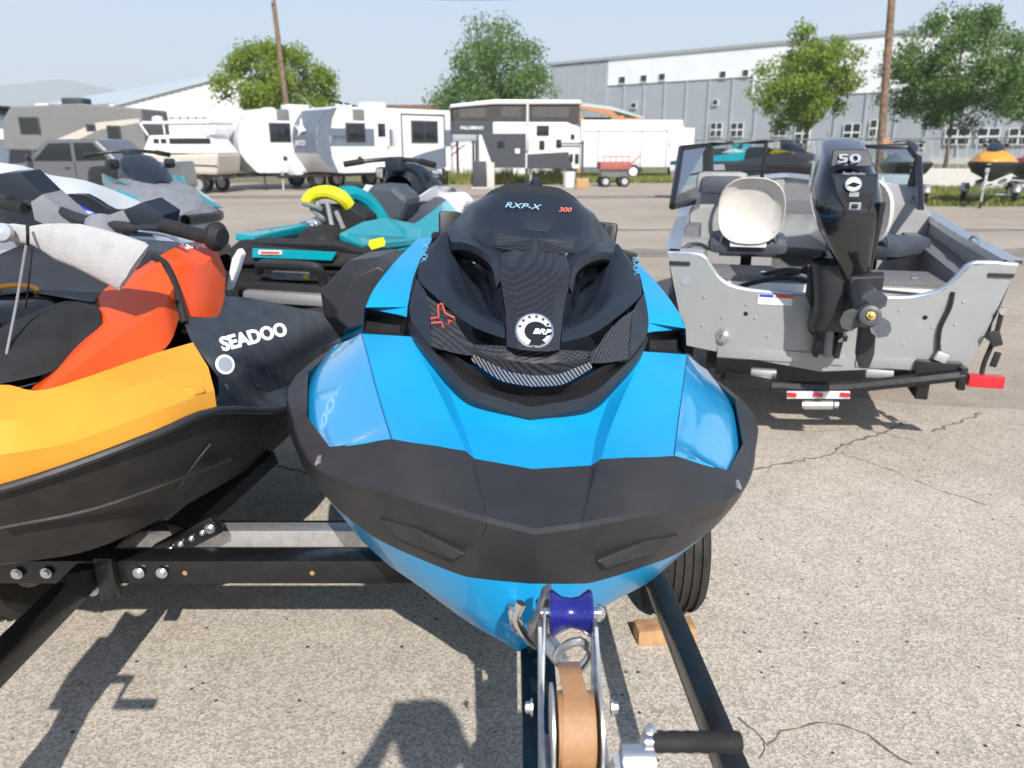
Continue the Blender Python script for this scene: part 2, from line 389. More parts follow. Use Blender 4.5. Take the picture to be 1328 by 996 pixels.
# ---------------------------------------------------------------- blue watercraft
PIV = Vector((0, 1.40, .80))
ski = thing('watercraft', 'blue and black personal watercraft with round chrome bow emblem facing the winch', 'watercraft', (.042, 1.40, .80), (0, R(4.0), R(.9)))
def B(): return MB(PIV)
T = QL([(0, 608, 1.60), (76, 599, 1.61), (88, 590, 1.60), (160, 583, 1.60), (184, 580, 1.62), (260, 595, 1.68), (284, 557, 1.90), (278, 500, 2.25)])
C = QL([(0, 688, 1.40), (58, 677, 1.422), (68, 675, 1.428), (150, 655, 1.49), (190, 645, 1.53), (276, 618, 1.655), (301, 562, 1.93), (293, 505, 2.27)])
Bt = QL([(0, 757, 1.45), (60, 754, 1.46), (95, 748, 1.49), (180, 716, 1.57), (215, 695, 1.62), (255, 662, 1.70), (292, 606, 1.90), (288, 545, 2.25)])
V = Vector
for row, zz, xx in ((T, .90, .60), (C, .86, .625), (Bt, .78, .60)):
    row += [V((xx, 3.1, zz)), V((xx * .93, 4.5, zz - .03))]
Hm = [V(p) for p in ((0, 1.472, .61), (.06, 1.485, .605), (.13, 1.52, .60), (.27, 1.62, .60), (.36, 1.72, .60), (.46, 1.87, .61), (.53, 2.15, .62), (.53, 2.5, .62), (.53, 3.1, .61), (.50, 4.5, .60))]
Hk = [V(p) for p in ((0, 1.50, .53), (.05, 1.52, .525), (.10, 1.56, .515), (.19, 1.68, .50), (.25, 1.83, .49), (.24, 2.0, .485), (.28, 2.3, .48), (.3, 2.6, .48), (.3, 3.1, .48), (.28, 4.5, .48))]
Kl = [V(p) for p in ((0, 1.555, .465), (.012, 1.57, .455), (.02, 1.62, .44), (.02, 1.75, .425), (.02, 1.9, .42), (.02, 2.05, .42), (.02, 2.35, .42), (.02, 2.65, .42), (.02, 3.1, .42), (.02, 4.5, .42))]
K0 = [V((0, p.y, p.z - .004)) for p in Kl]
hull = B().loft([Bt, Hm, Hk, Kl, K0], k=4, m=1, mirror=True)
hull.build('hull', 'blue_hull', ski, smooth=50)
bm_ = B()
Tl = lin(T, 4); Cl = catmull(C, 4); Bl = catmull(Bt, 4)
Ti = [p + V((0, .0, -.03)) for p in Tl]
Cm = [a.lerp(b, .5) + V((0, -.012, 0)) for a, b in zip(Cl, Bl)]
C1 = [a.lerp(b, .03) for a, b in zip(Cl, Tl)]; C2 = [p + V((0, -.005, -.007)) for p in Cl]
Bin = [p + V((-.02 if p.x > .05 else 0, .03, .0)) for p in Bl]
bm_.loft([Ti, Tl, C1, C2, Cm, Bl, Bin], k=1, mirror=True)
bm_.build('bumper', 'black_plastic', ski, smooth=20)
# moulded slots in the lower bumper face
for s in (1, -1):
    o = B()
    for a in ([(85, 723, 1.44), (100, 732, 1.445), (170, 708, 1.522), (196, 684, 1.55), (150, 694, 1.50)], ):
        P = [Q(u, y, Y - .006) for u, y, Y in a]; P = [V((p.x * s, p.y, p.z)) for p in P]
        o.prism(P, (0, .03, 0))
    o.build('bumper_slot', 'black_plastic', ski, smooth=0, bevel=.004)
# small corner cleats
for s in (1, -1):
    p = Q(272, 606, 1.665); MBx = B(); MBx.tube([(p.x * s, p.y - .012, p.z - .018), (p.x * s, p.y + .01, p.z - .012)], .009, 10)
    MBx.build('bumper_screw', 'zinc', ski)

S = QL([(184, 580, 1.62), (190, 552, 1.755), (198, 515, 1.935), (207, 470, 2.17), (212, 446, 2.34)])
M_ = QL([(88, 590, 1.60), (98, 562, 1.71), (116, 520, 1.87), (138, 474, 2.06), (150, 446, 2.19)])
N_ = QL([(76, 599, 1.61), (82, 575, 1.715), (91, 545, 1.84), (108, 505, 1.97), (141, 456, 2.12)])
N0 = QL([(0, 608, 1.60), (0, 585, 1.68), (0, 560, 1.78), (0, 535, 1.87), (0, 500, 2.02)])
T3 = QL([(160, 583, 1.60), (170, 553, 1.74), (181, 515, 1.92), (192, 470, 2.15), (202, 446, 2.32)])
Ms = QL([(124, 586, 1.60), (134, 557, 1.72), (149, 517, 1.885), (166, 472, 2.095), (177, 446, 2.25)])
dk = B().loft([N0, N_, M_, Ms, T3, S], k=4, mirror=True)
dk.build('deck', 'blue_matte', ski, smooth=24)
# glossy side panels
Go = QL([(184, 580.5, 1.621), (240, 590, 1.66), (262, 593, 1.69), (283, 557, 1.90), (277, 500, 2.25), (246, 462, 2.55)])
for _i, _d in ((1, .010), (2, .026), (3, .036), (4, .034), (5, .02)): Go[_i].z -= _d
Gi = QL([(184, 579, 1.622), (186.5, 566, 1.685), (190, 552, 1.755), (198, 515, 1.935), (207, 470, 2.17), (212, 446, 2.34)])
Gm = [a.lerp(b, .45) + V((.002, -.003, .007)) * f for (a, b), f in zip(zip(Go, Gi), (0, .35, .7, 1, 1, .6))]
Gn = [a.lerp(b, .12) + V((.006, -.004, .008)) * f for (a, b), f in zip(zip(Go, Gi), (0, .6, 1, 1, 1, .8))]
for s in (True, 'only'):
    o = B(); o.loft([Go, Gn, Gm, Gi], k=5, m=4, mirror=None if s is True else 'only'); o.build('side_panel', 'blue_gloss', ski, smooth=45)
for s in (1, -1):
    sm = [V((p.x * s, p.y - .0005, p.z + .0005)) for p in catmull(S, 4)]
    B().tube(sm, .0013, 6).build('panel_seam', 'blue_seam', ski)
# rear deck: sides, footwells, seat
dr = B()
E1 = [Q(246, 462, 2.55), V((.60, 3.1, .905)), V((.555, 4.5, .87))]
E2 = [Q(212, 446, 2.34), V((.47, 3.1, .98)), V((.43, 4.5, .93))]
E3 = [V((.36, 2.5, .93)), V((.33, 3.1, .84)), V((.32, 4.5, .80))]
dr.loft([E1, E2], k=4, mirror=True); dr.build('gunwale', 'blue_gloss', ski, smooth=40)
fw = B().loft([E2, E3, [V((0, 2.5, .93)), V((0, 3.1, .84)), V((0, 4.5, .80))]], k=3, mirror=True)
fw.add([V((x, 4.5, z)) for x, z in ((.555, .87), (.58, .83), (.56, .75), (.5, .6), (.28, .48), (0, .418), (-.28, .48), (-.5, .6), (-.56, .75), (-.58, .83), (-.555, .87), (-.43, .93), (-.32, .80), (.32, .80), (.43, .93))], [tuple(range(15))])
fw.build('footwell', 'black_rubber', ski, smooth=30)
seat = B()
def sec(y, w, z0, z1): return [V((-w, y, z0)), V((-w * .95, y, z1 - .07)), V((-w * .6, y, z1 - .01)), V((0, y, z1)), V((w * .6, y, z1 - .01)), V((w * .95, y, z1 - .07)), V((w, y, z0))]
seat.loft([sec(2.75, .10, .9, 1.18), sec(2.9, .16, .88, 1.24), sec(3.2, .19, .85, 1.26), sec(3.6, .2, .83, 1.24), sec(3.75, .2, .82, 1.34), sec(4.2, .2, .82, 1.35), sec(4.35, .17, .82, 1.2)], k=3, m=2, capends=False)
seat.build('seat', 'black_rubber', ski, smooth=50)
# deck vents
for s in (1, -1):
    f = lambda L: [V((p.x * s, p.y, p.z)) for p in L]
    o = B()
    rim = f(QL([(160, 445, 2.24), (212, 448, 2.345), (209, 413, 2.40), (158, 420, 2.28)]))
    inn = f(QL([(163, 441, 2.34), (206, 442, 2.44), (203, 420, 2.48), (162, 424, 2.36)]))
    o.loft([rim + rim[:1], inn + inn[:1]], k=1); o.add(inn, [(0, 1, 2, 3)]); o.build('deck_vent', 'black_plastic', ski, smooth=0)
    # blue cheek above the vent
    o = B()
    U1 = f(QL([(210, 446, 2.335), (208, 412, 2.39), (200, 393, 2.47), (186, 372, 2.60), (165, 347, 2.80), (136, 318, 3.1)]))
    U0 = [p + V((.012 * s, .02, -.07)) for p in U1]
    U2 = f(QL([(203, 447, 2.36), (200, 411, 2.40), (190, 392, 2.46), (175, 370, 2.58), (156, 345, 2.78), (130, 317, 3.08)]))
    U3 = f(QL([(157, 421, 2.275), (156, 408, 2.32), (153, 394, 2.39), (148, 372, 2.52), (136, 345, 2.72), (118, 316, 3.05)]))
    o.loft([U0, U1, U2][0:2] , k=4); o.loft([U1[1:], U2[1:], U3[1:]], k=4)
    o.add([U1[1], U2[1], U3[1], U3[0], Q(200, 414, 2.42) if s > 0 else f([Q(200, 414, 2.42)])[0]], [(0, 1, 2, 3, 4)])
    o.build('cheek_panel', 'blue_matte', ski, smooth=35)
    o = B()
    U4 = f(QL([(150, 390, 2.42), (146, 368, 2.55), (134, 342, 2.75), (116, 313, 3.1)])); U5 = [V((p.x * .55, p.y + .1, p.z - .09)) for p in U4]
    o.loft([U4, U5], k=3); o.build('inner_trim', 'black_rubber', ski)
# --- hood
R0 = QL([(0, 543, 1.83), (60, 528, 1.855), (86, 517, 1.885), (112, 489, 1.95), (143, 455, 2.09), (156, 430, 2.20)])
R1 = QL([(0, 528, 1.83), (58, 514, 1.855), (84, 502, 1.885), (107, 481, 1.94), (139, 450, 2.075), (154, 425, 2.19)])
R2 = QL([(0, 516, 1.92), (50, 506, 1.94), (80, 493, 1.97), (100, 478, 2.01), (130, 456, 2.10), (150, 425, 2.22)])
R3 = QL([(0, 503, 1.90), (44, 497, 1.915), (78, 479, 1.955), (100, 466, 2.0), (129, 459, 2.045), (151, 425, 2.19)])
Rb = [p + V((0, .02, -.03)) for p in R0]
B().loft([Rb, R0, R1, R2, R3], k=4, mirror=True).build('hood_base', 'black_plastic', ski, smooth=25)
Lb = QL([(0, 501, 1.868), (30, 498, 1.874), (48, 492, 1.885), (79, 472, 1.94)])
Lt = QL([(0, 487, 1.862), (30, 484, 1.868), (46, 478, 1.88), (76, 464, 1.935)])
Lu = [p + V((0, .05, 0)) for p in Lb]
B().loft([Lu, Lb, Lt], k=5, mirror=True).build('grille_lip', 'carbon_stripe', ski, smooth=30)
Gt = QL([(0, 454, 1.945), (20, 452, 1.95), (40, 451, 1.955), (77, 451, 1.985)])
Gmid = QL([(0, 471, 1.925), (24, 469, 1.93), (43, 466, 1.935), (76, 458, 1.975)])
B().loft([Lt, Gmid, Gt], k=5, mirror=True).build('grille', 'carbon_gloss', ski, smooth=40)
for s in (True, 'only'):
    mi = None if s is True else 'only'
    sg = 1 if s is True else -1
    pu = QL([(136, 392, 2.205), (118, 404, 2.14), (98, 425, 2.06), (86, 443, 2.005), (76, 451, 1.98)])
    pl = QL([(130, 457, 2.045), (117, 460, 2.02), (104, 463, 1.99), (90, 465, 1.96), (76, 466, 1.935)])
    B().loft([pu, pl], k=3, m=2, mirror=mi).build('hood_side_panel', 'carbon_gloss', ski)
    O = QL([(113, 308, 2.48), (140, 340, 2.42), (148, 368, 2.315), (155, 400, 2.24), (153, 425, 2.185), (134, 458, 2.055)])
    E = QL([(149, 369, 2.312), (134, 393, 2.20), (131, 420, 2.125), (129, 458, 2.04)])
    B().loft([O[2:], E], k=4, mirror=mi).build('hood_edge', 'black_matte', ski)
    Ob = [p + V((-.02, .5, -.14)) for p in O]
    B().loft([O, Ob], k=4, mirror=mi).build('hood_flank', 'black_matte', ski)
    I_ = catmull(QL([(108, 309, 2.48), (97, 346, 2.36), (83, 384, 2.225), (62, 407, 2.11), (37, 421, 2.02)]), 4)
    Lw = catmull(QL([(113, 308, 2.48), (140, 340, 2.42), (147, 369, 2.31)]), 5) + catmull(QL([(145, 374, 2.29), (122, 395, 2.17), (92, 419, 2.065), (69, 432, 2.005), (37, 441, 1.955)]), 4)
    a, b = resample(I_, 15), resample(Lw, 15); mid = [(p + q) / 2 + V((0, -.012, .012)) for p, q in zip(a, b)]
    mid[0] = (a[0] + b[0]) / 2; mid[-1] = (a[-1] + b[-1]) / 2 + V((0, -.004, .004))
    B().loft([a, mid, b], k=1, m=3, mirror=mi).build('hood_wing', 'black_matte', ski, smooth=50)
    lo = [p + V((0, .03, -.004)) for p in b[4:]]
    B().loft([b[4:], lo], k=1, mirror=mi).build('wing_return', 'black_gloss', ski)
    # scoop cavity
    Sx = catmull(QL([(43, 336, 2.22), (47, 356, 2.135), (39, 400, 2.035), (36, 421, 1.99), (33, 441, 1.955)]), 4)
    c_ = resample(Sx, 15); deep = [(p + q) / 2 + V((0, .10, -.05)) * f for (p, q), f in zip(zip(a, c_), [1.6 - i * .1 for i in range(15)])]
    B().loft([a, deep, c_], k=1, m=3, mirror=mi).build('intake_scoop', 'black_matte', ski, smooth=60)
    br = B()
    b0 = QL([(110, 305, 2.46), (86, 307, 2.37), (62, 316, 2.30), (44, 325, 2.245), (38, 340, 2.19)])
    b1 = QL([(106, 320, 2.37), (88, 321, 2.27), (66, 330, 2.205), (50, 343, 2.145), (45, 366, 2.095)])
    b2 = QL([(104, 330, 2.37), (87, 330, 2.275), (68, 338, 2.215), (55, 351, 2.155), (49, 376, 2.10)])
    b3 = [p + V((.0, .16, -.05)) for p in b2]
    br.loft([b0, b1, b2, b3], k=4, mirror=mi).build('scoop_brow', 'black_matte', ski, smooth=30)
    fi = [V((p.x * sg, p.y, p.z)) for p in QL([(88, 346, 2.37), (74, 350, 2.31), (62, 362, 2.25), (55, 384, 2.15)])]
    fo = [p + V((.004 * sg, .012, -.026)) for p in fi]; fb = [p + V((.012 * sg, .05, -.012)) for p in fi]
    B().loft([fb, fi, fo], k=4).build('intake_fin', 'black_gloss', ski, smooth=40)
st0 = QL([(0, 325, 2.20), (0, 353, 2.105), (0, 400, 1.99), (0, 421, 1.952), (0, 455, 1.903)])
st1 = QL([(26, 326, 2.205), (30, 353, 2.108), (24, 400, 1.995), (23, 421, 1.957), (21, 454, 1.908)])
st2 = QL([(42, 330, 2.215), (46, 354, 2.125), (38, 400, 2.02), (36, 421, 1.98), (34, 451, 1.932)])
st3 = [p + V((.004, .05, -.03)) for p in st2]
B().loft([st0, st1, st2, st3], k=4, mirror=True).build('hood_spine', 'carbon_matte', ski, smooth=24)
# gauge hood
g = [QL(r) for r in (
    [(0, 329, 2.20), (50, 324, 2.24), (72, 320, 2.30), (88, 314, 2.38), (112, 310, 2.50)],
    [(0, 310, 2.235), (50, 306, 2.265), (68, 303, 2.31), (84, 299, 2.40), (101, 296, 2.55)],
    [(0, 299, 2.31), (50, 296, 2.32), (64, 293, 2.345), (80, 286, 2.42), (89, 281, 2.57)],
    [(0, 284, 2.335), (50, 281, 2.355), (66, 277, 2.39), (77, 272, 2.46), (81, 270, 2.6)],
    [(0, 259, 2.40), (40, 259, 2.42), (58, 260, 2.46), (64, 261, 2.53), (67, 262, 2.62)],
    [(0, 250, 2.43), (36, 251, 2.45), (54, 255, 2.48), (62, 258, 2.55), (65, 260, 2.63)])]
B().loft(g, k=4, mirror=True).build('gauge_hood', 'black_matte', ski, smooth=32)
h0 = g[5]
h1 = QL([(0, 239, 2.62), (30, 240, 2.62), (44, 245, 2.62), (56, 252, 2.64), (62, 260, 2.68)])
h2 = [p + V((0, .14, -.01)) for p in h1]; h3 = [V((p.x * .96, p.y + .2, p.z - .16)) for p in h1]
B().loft([h0, h1, h2, h3], k=4, mirror=True).build('windscreen_cap', 'black_rubber', ski, smooth=50)
for s in (1, -1):
    P = [Q(u, y, Y - .004) for u, y, Y in ((4, 326, 2.205), (4, 309, 2.237), (48, 305.5, 2.264), (63, 304, 2.30), (66, 319.5, 2.288), (50, 321, 2.243))]
    P = [V((p.x * s, p.y, p.z)) for p in P]
    B().prism(P, (0, .02, -.004)).build('hood_insert', 'carbon_matte', ski, smooth=0, bevel=.002)
B().lathe([(.022, 0), (.022, .012), (.012, .024), (.002, .026)], Q(4, 240, 2.66), (0, 0, 1), 14).build('gauge_knob', 'black_matte', ski)
# handlebar
hbz = 1.40
hb = B().tube(catmull([V((-.33, 2.98, 1.25)), V((-.22, 2.88, 1.27)), V((-.08, 2.83, 1.30)), V((.08, 2.83, 1.30)), V((.22, 2.88, 1.27)), V((.33, 2.98, 1.25))], 5), .016, 10)
hb.tube([V((0, 2.86, 1.42)), V((0, 2.8, 1.1))], .05, 10); hbo = hb.build('handlebar', 'black_plastic', ski)
for s in (1, -1):
    B().tube([V((.22 * s, 2.89, 1.268)), V((.345 * s, 2.985, 1.248))], [.021, .019], 12).build('grip', 'black_rubber', hbo)
    B().tube(catmull([V((.16 * s, 2.82, 1.275)), V((.24 * s, 2.8, 1.26)), V((.33 * s, 2.88, 1.24))], 4), .007, 8).build('lever', 'black_gloss', hbo)
    o = B().box((.275 * s, 2.78, 1.30), (.085, .03, .13), (R(-10), 0, R(-20 * s)), .015); o.build('mirror_housing', 'black_plastic', ski)
    o = B().box((.278 * s, 2.80, 1.30), (.068, .006, .11), (R(-10), 0, R(-20 * s)), .002); o.build('mirror_glass', 'chrome', ski)
for (u, y, Y, w, h) in ((137, 335, 2.75, .03, .06), (125, 318, 2.8, .10, .02), (100, 292, 2.75, .03, .05)):
    B().box(Q(u, y, Y), (w, .06, h), (0, R(12), R(8)), .006).build('switch_bracket', 'black_plastic', ski)
# black side pod on the right hand of the craft
podp = [(415, 378), (452, 338), (492, 333), (510, 345), (497, 432), (440, 438), (420, 410)]
po = MB()
f1 = [W(x, y, Y=2.72) for x, y in podp]; f2 = [p + V((.03, .22, .0)) for p in f1]; cen = W(478, 375, Y=2.60)
top_ = [W(x, y, Y=2.64) for x, y in ((438, 402), (458, 360), (490, 345), (500, 352), (492, 418), (452, 426), (436, 412))]
po.loft([f2 + f2[:1], f1 + f1[:1], top_ + top_[:1]], k=1); po.add(top_, [tuple(range(7))])
po.v = [Matrix.Translation(V((.042, 1.4, .8))).inverted() @ p for p in po.v]
_Mi = Euler((0, R(4.0), R(.9))).to_matrix().inverted(); po.v = [_Mi @ p for p in po.v]
po.build('side_pod', 'black_plastic', ski, smooth=20, bevel=.006)
# emblem
e0, e1 = Q(0, 405, 1.982), Q(0, 452, 1.918); nrm = V((1, 0, 0)).cross(e0 - e1).normalized()
if nrm.y > 0: nrm = -nrm
ec = Q(0, 429, 1.944) + nrm * .004
em = B().lathe([(.050, -.006), (.050, .0), (.047, .002), (.047, .001)], ec, nrm, 40).build('emblem', 'chrome', ski)
B().lathe([(.0445, -.003), (.0445, .0018), (.044, .0022)], ec, nrm, 40).build('emblem_face', 'emblem_silver', em)
up = (e0 - e1).normalized(); rt = V((1, 0, 0))
P = []
for k in range(41):
    a_ = R(-65 + k * 195 / 40); P.append(ec + rt * math.cos(a_ + R(20)) * .0 )
blk = [ec + nrm * .0026 + rt * (.004 + .030 * math.cos(a_)) + up * (-.004 + .028 * math.sin(a_)) for a_ in [R(x) for x in range(0, 360, 12)]]
B().prism(blk, nrm * .0012).build('emblem_centre', 'black_gloss', em, smooth=0)
blk = [ec + nrm * .0025 + q for q in (rt * .012 - up * .018, rt * .043 - up * .012, rt * .046 + up * .0, rt * .043 + up * .012, rt * .012 + up * .012)]
B().prism(blk, nrm * .001).build('emblem_bar', 'black_gloss', em, smooth=0)
B().prism([ec + nrm * .0025 + rt * .0 - up * .012, ec + nrm * .0025 - rt * .014 - up * .044, ec + nrm * .0025 + rt * .014 - up * .043, ec + nrm * .0025 + rt * .03 - up * .034], nrm * .001).build('emblem_base', 'black_gloss', em, smooth=0)
for a_ in (28, 56, 84, 112, 140, 168):
    p = ec + nrm * .0022 + (rt * math.cos(R(a_)) + up * math.sin(R(a_))) * .0385
    B().lathe([(.0042, -.001), (.0042, .0012)], p, nrm, 10).build('emblem_hole', 'black_matte', em)
text('emblem_lettering', 'BRP', .021, frame(ec + nrm * .0042 + rt * .017 - up * .005, rt, nrm), 'decal_white', em, shear=.35, bold=.0006, org=PIV, sx=1.25)
# red outlined X badge on one side panel
P = [(-118, 407), (-113, 419), (-101, 424), (-99, 430), (-108, 428), (-106, 440), (-112, 441), (-117, 431), (-130, 433), (-131, 427), (-121, 425), (-123, 409)]
xp = [Q(u, y - 6, 2.075) for u, y in P]
ring = catmull(xp + xp[:1], 1)
o = B().tube(ring, .0028, 6); o.build('x_badge', 'decal_red', ski)
# lettering
text('hood_lettering', 'RXP-X', .023, frame(Q(-18, 268, 2.355), rt, (0, -1, .45)), 'decal_blue', ski, org=PIV, sx=1.6, shear=.3)
text('hood_number', '300', .020, frame(Q(38, 269, 2.375), (1, .2, 0), (.1, -1, .45)), 'decal_red', ski, org=PIV, sx=1.3, shear=.3)
for s in (1, -1):
    a_, b_ = (Q(141, 352, 2.36), Q(133, 328, 2.42)); a_.x *= s; b_.x *= s
    d_ = (b_ - a_) if s < 0 else (a_ - b_)
    text('side_lettering', 'RXP-X', .030, frame((a_ + b_) / 2, d_, V((.45 * s, -.75, .5))), 'decal_blue', ski, org=PIV)
# bow eye
eye = Q(-15, 795, 1.475)
B().lathe([(.055, 0), (.052, -.014), (.034, -.026), (.004, -.028)], Q(-6, 793, 1.487), (-.25, -1, .1), 20).build('bow_eye_recess', 'blue_gloss', ski, smooth=60)
B().tube(catmull([Q(-16, 775, 1.48), Q(-20, 790, 1.43), Q(-14, 812, 1.43), Q(-6, 820, 1.48)], 5), .008, 8).build('bow_eye', 'chrome', ski)
# ---------------------------------------------------------------- trailer under the two craft
tr = thing('trailer', 'black double watercraft trailer with galvanised rail and blue bow roller', 'trailer', (.06, 1.9, 0))
TO = V((.06, 1.9, 0))
def TB(): return MB(TO)
def bolt(p, n, parent, r=.011, mb=None, mat='zinc', name='bolt', org=TO):
    o = MB(org).lathe([(r * 1.5, 0), (r * 1.5, .003), (r, .003), (r, .010), (r * .5, .012)], p, n, 10); return o.build(name, mat, parent)
TB().beam((-2.1, 1.95, .458), (.38, 1.95, .458), .075, .072).build('cross_beam', 'black_paint', tr)
TB().beam((-1.75, 2.22, .412), (.35, 2.22, .412), .06, .058).build('galvanised_rail', 'galvanised', tr)
TB().beam((.06, .25, .42), (.06, 2.2, .42), .078, .08).build('tongue', 'black_paint', tr)
TB().beam((.455, .55, .435), (.395, 2.15, .435), .050, .062).build('side_rail', 'black_paint', tr)
TB().beam((-1.20, .55, .455), (-1.18, 2.75, .455), .062, .062).build('side_rail', 'black_paint', tr)
TB().beam((-1.85, 2.49, .28), (.66, 2.49, .28), .06, .06).build('axle', 'black_paint', tr)
for x, y, in ((60, 743), (22, 744), (180, 743), (210, 743)):
    p = W(x, y, Y=1.905); bolt(p, (0, -1, 0), tr)
for x in (240, 405):
    p = W(x, 743, Y=1.911); TB().lathe([(.007, 0), (.007, .002)], p, (0, -1, 0), 10).build('bolt_hole', 'strap_brown', tr)
TB().box(W(140, 748, Y=1.895), (.05, .03, .13), None, .004).build('clamp_plate', 'black_paint', tr)
bolt(W(120, 766, Y=1.9), (.3, -1, 0), tr)
# bunk bracket beside the yellow craft
a, b = W(205, 718, Y=2.1), W(283, 678, Y=2.1)
TB().beam(a, b, .03, .06).build('bunk_bracket', 'black_paint', tr)
for t_ in (.25, .42, .6, .78): bolt(a.lerp(b, t_) + V((0, -.018, 0)), (0, -1, 0), tr, r=.006)
bolt(a.lerp(b, .9) + V((0, -.018, 0)), (0, -1, 0), tr, r=.011)
TB().beam(W(232, 690, Y=2.16), W(345, 590, Y=2.5), .10, .05).build('bunk', 'black_rubber', tr)
TB().beam(V((-1.85, 2.2, .47)), V((-1.75, 3.9, .47)), .09, .05).build('bunk', 'black_rubber', tr)
for x in (-.22, .3): TB().beam(V((x, 2.3, .44)), V((x, 4.2, .44)), .09, .05).build('bunk', 'black_rubber', tr)
for x, y in ((285, 735), ):
    pass
# wheels
def wheel(x, y, r, w, org, par, rimmat='galvanised', axis=(1, 0, 0), grooves=True):
    c = V((x, y, r)); h = w / 2; prof = []
    prof = [(r * .62, -h * .8), (r * .80, -h), (r * .93, -h * .96), (r * .985, -h * .78)]
    if grooves:
        for g_ in (-.5, -.17, .17, .5):
            prof += [(r, (g_ - .12) * h), (r * .96, (g_ - .09) * h), (r * .96, (g_ + .09) * h), (r, (g_ + .12) * h)]
    prof += [(r * .985, h * .78), (r * .93, h * .96), (r * .80, h), (r * .62, h * .8)]
    t = MB(org).lathe(prof, c, axis, 40).build('tyre', 'tyre', par, smooth=30)
    MB(org).lathe([(r * .60, -h * .82), (r * .62, -h * .86), (r * .58, -h * .6), (r * .2, -h * .5), (r * .2, h * .5), (r * .58, h * .6), (r * .62, h * .86), (r * .6, h * .82)], c, axis, 28).build('rim', rimmat, t)
    return t
wheel(.565, 2.49, .28, .175, TO, tr); wheel(-1.76, 2.45, .28, .175, TO, tr)
# winch stand
ws = TB()
PX = .098
def plate(x):
    P = [(1.20, .79), (1.16, .80), (1.03, .70), (.93, .69), (.92, .44), (1.06, .44), (1.12, .60)]
    return TB().prism([V((x, y, z)) for y, z in P], (.006, 0, 0))
TB().beam((PX, .99, .42), (PX, 1.0, .70), .07, .07).build('winch_post', 'black_paint', tr)
win = TB().box((PX, .99, .665), (.10, .12, .012), None, .003).build('winch', 'galvanised', tr)
for x in (PX - .052, PX + .046): plate(x).build('side_plate', 'zinc', win)
for x in (PX - .038, PX + .034):
    TB().lathe([(.070, 0), (.070, .004)], (x, .985, .735), (1, 0, 0), 30).build('reel_flange', 'galvanised', win)
TB().lathe([(.057, 0), (.0585, .006), (.0585, .050), (.057, .056)], (PX - .028, .985, .735), (1, 0, 0), 36).build('strap', 'strap_brown', win)
# strap running up to the hook
s0, s1 = V((PX, 1.03, .785)), W(742, 858, Y=1.20)
sp = [V((PX, .985 + .0605 * math.cos(R(a_)), .735 + .0605 * math.sin(R(a_)))) for a_ in range(230, 84, -8)] + catmull([V((PX - .001, 1.0, .797)), V((PX - .004, 1.07, .79)), s1], 4)
def ribbon(pts, ws_, th=.003, up=(0, 0, 1)):
    r1, r2 = [], []
    m = MB(TO)
    for i, p in enumerate(pts):
        w = ws_[0] + (ws_[1] - ws_[0]) * i / (len(pts) - 1); r1.append(p - V((w / 2, 0, 0))); r2.append(p + V((w / 2, 0, 0)))
    m.loft([r1, r2, [p - V((0, 0, th)) for p in r2], [p - V((0, 0, th)) for p in r1]], k=1, closed=True); return m
ribbon(sp, (.054, .032)).build('strap_run', 'strap_brown', win)
# snap hook
hk = [W(x, y, Y=1.215) for x, y in ((728, 862), (735, 872), (752, 868), (766, 846), (752, 832), (733, 838), (722, 852), (728, 862))]
TB().tube(catmull(hk, 4), .0085, 10).build('snap_hook', 'zinc', win)
TB().tube([W(730, 860, Y=1.22), W(716, 840, Y=1.25), W(708, 828, Y=1.28)], [.014, .017, .012], 10).build('hook_shank', 'zinc', win)
# chrome bow shackle and bracket
sh = [W(x, y, Y=1.30) for x, y in ((676, 782), (670, 800), (680, 822), (700, 838), (714, 826), (706, 790), (700, 778))]
TB().tube(catmull(sh, 4), [.010] * 25, 10).build('bow_shackle', 'chrome', win)
P = [W(x, y, Y=1.27) for x, y in ((704, 776), (716, 772), (716, 842), (700, 846), (684, 826), (692, 812))]
TB().prism(P, (0, .03, .01)).build('hook_bracket', 'bare_steel', win, smooth=0, bevel=.004)
# bow roller
rc = W(740, 795, Y=1.235)
TB().lathe([(.018, -.040), (.040, -.039), (.043, -.034), (.030, -.016), (.027, 0), (.030, .016), (.043, .034), (.040, .039), (.018, .040)], rc, (1, 0, .0), 36).build('bow_roller', 'roller_blue', win, smooth=50)
TB().tube([rc + V((-.055, 0, 0)), rc + V((.058, 0, 0))], .010, 12).build('roller_pin', 'chrome', win)
TB().lathe([(.016, 0), (.016, .006), (.010, .014), (.002, .017)], rc + V((.048, 0, 0)), (1, 0, 0), 14).build('roller_nut', 'chrome', win)
for sx in (-.047, .041):
    TB().beam(rc + V((sx, 0, .0)), V((PX + sx, 1.10, .66)), .006, .04).build('roller_arm', 'zinc', win)
for x in (PX - .066, PX + .056): bolt(V((x, 1.0, .765)), (1 if x > PX else -1, 0, 0), win, r=.009)
TB().box((PX, .90, .70), (.115, .02, .03), None, .003).build('winch_base', 'decal_white', win)
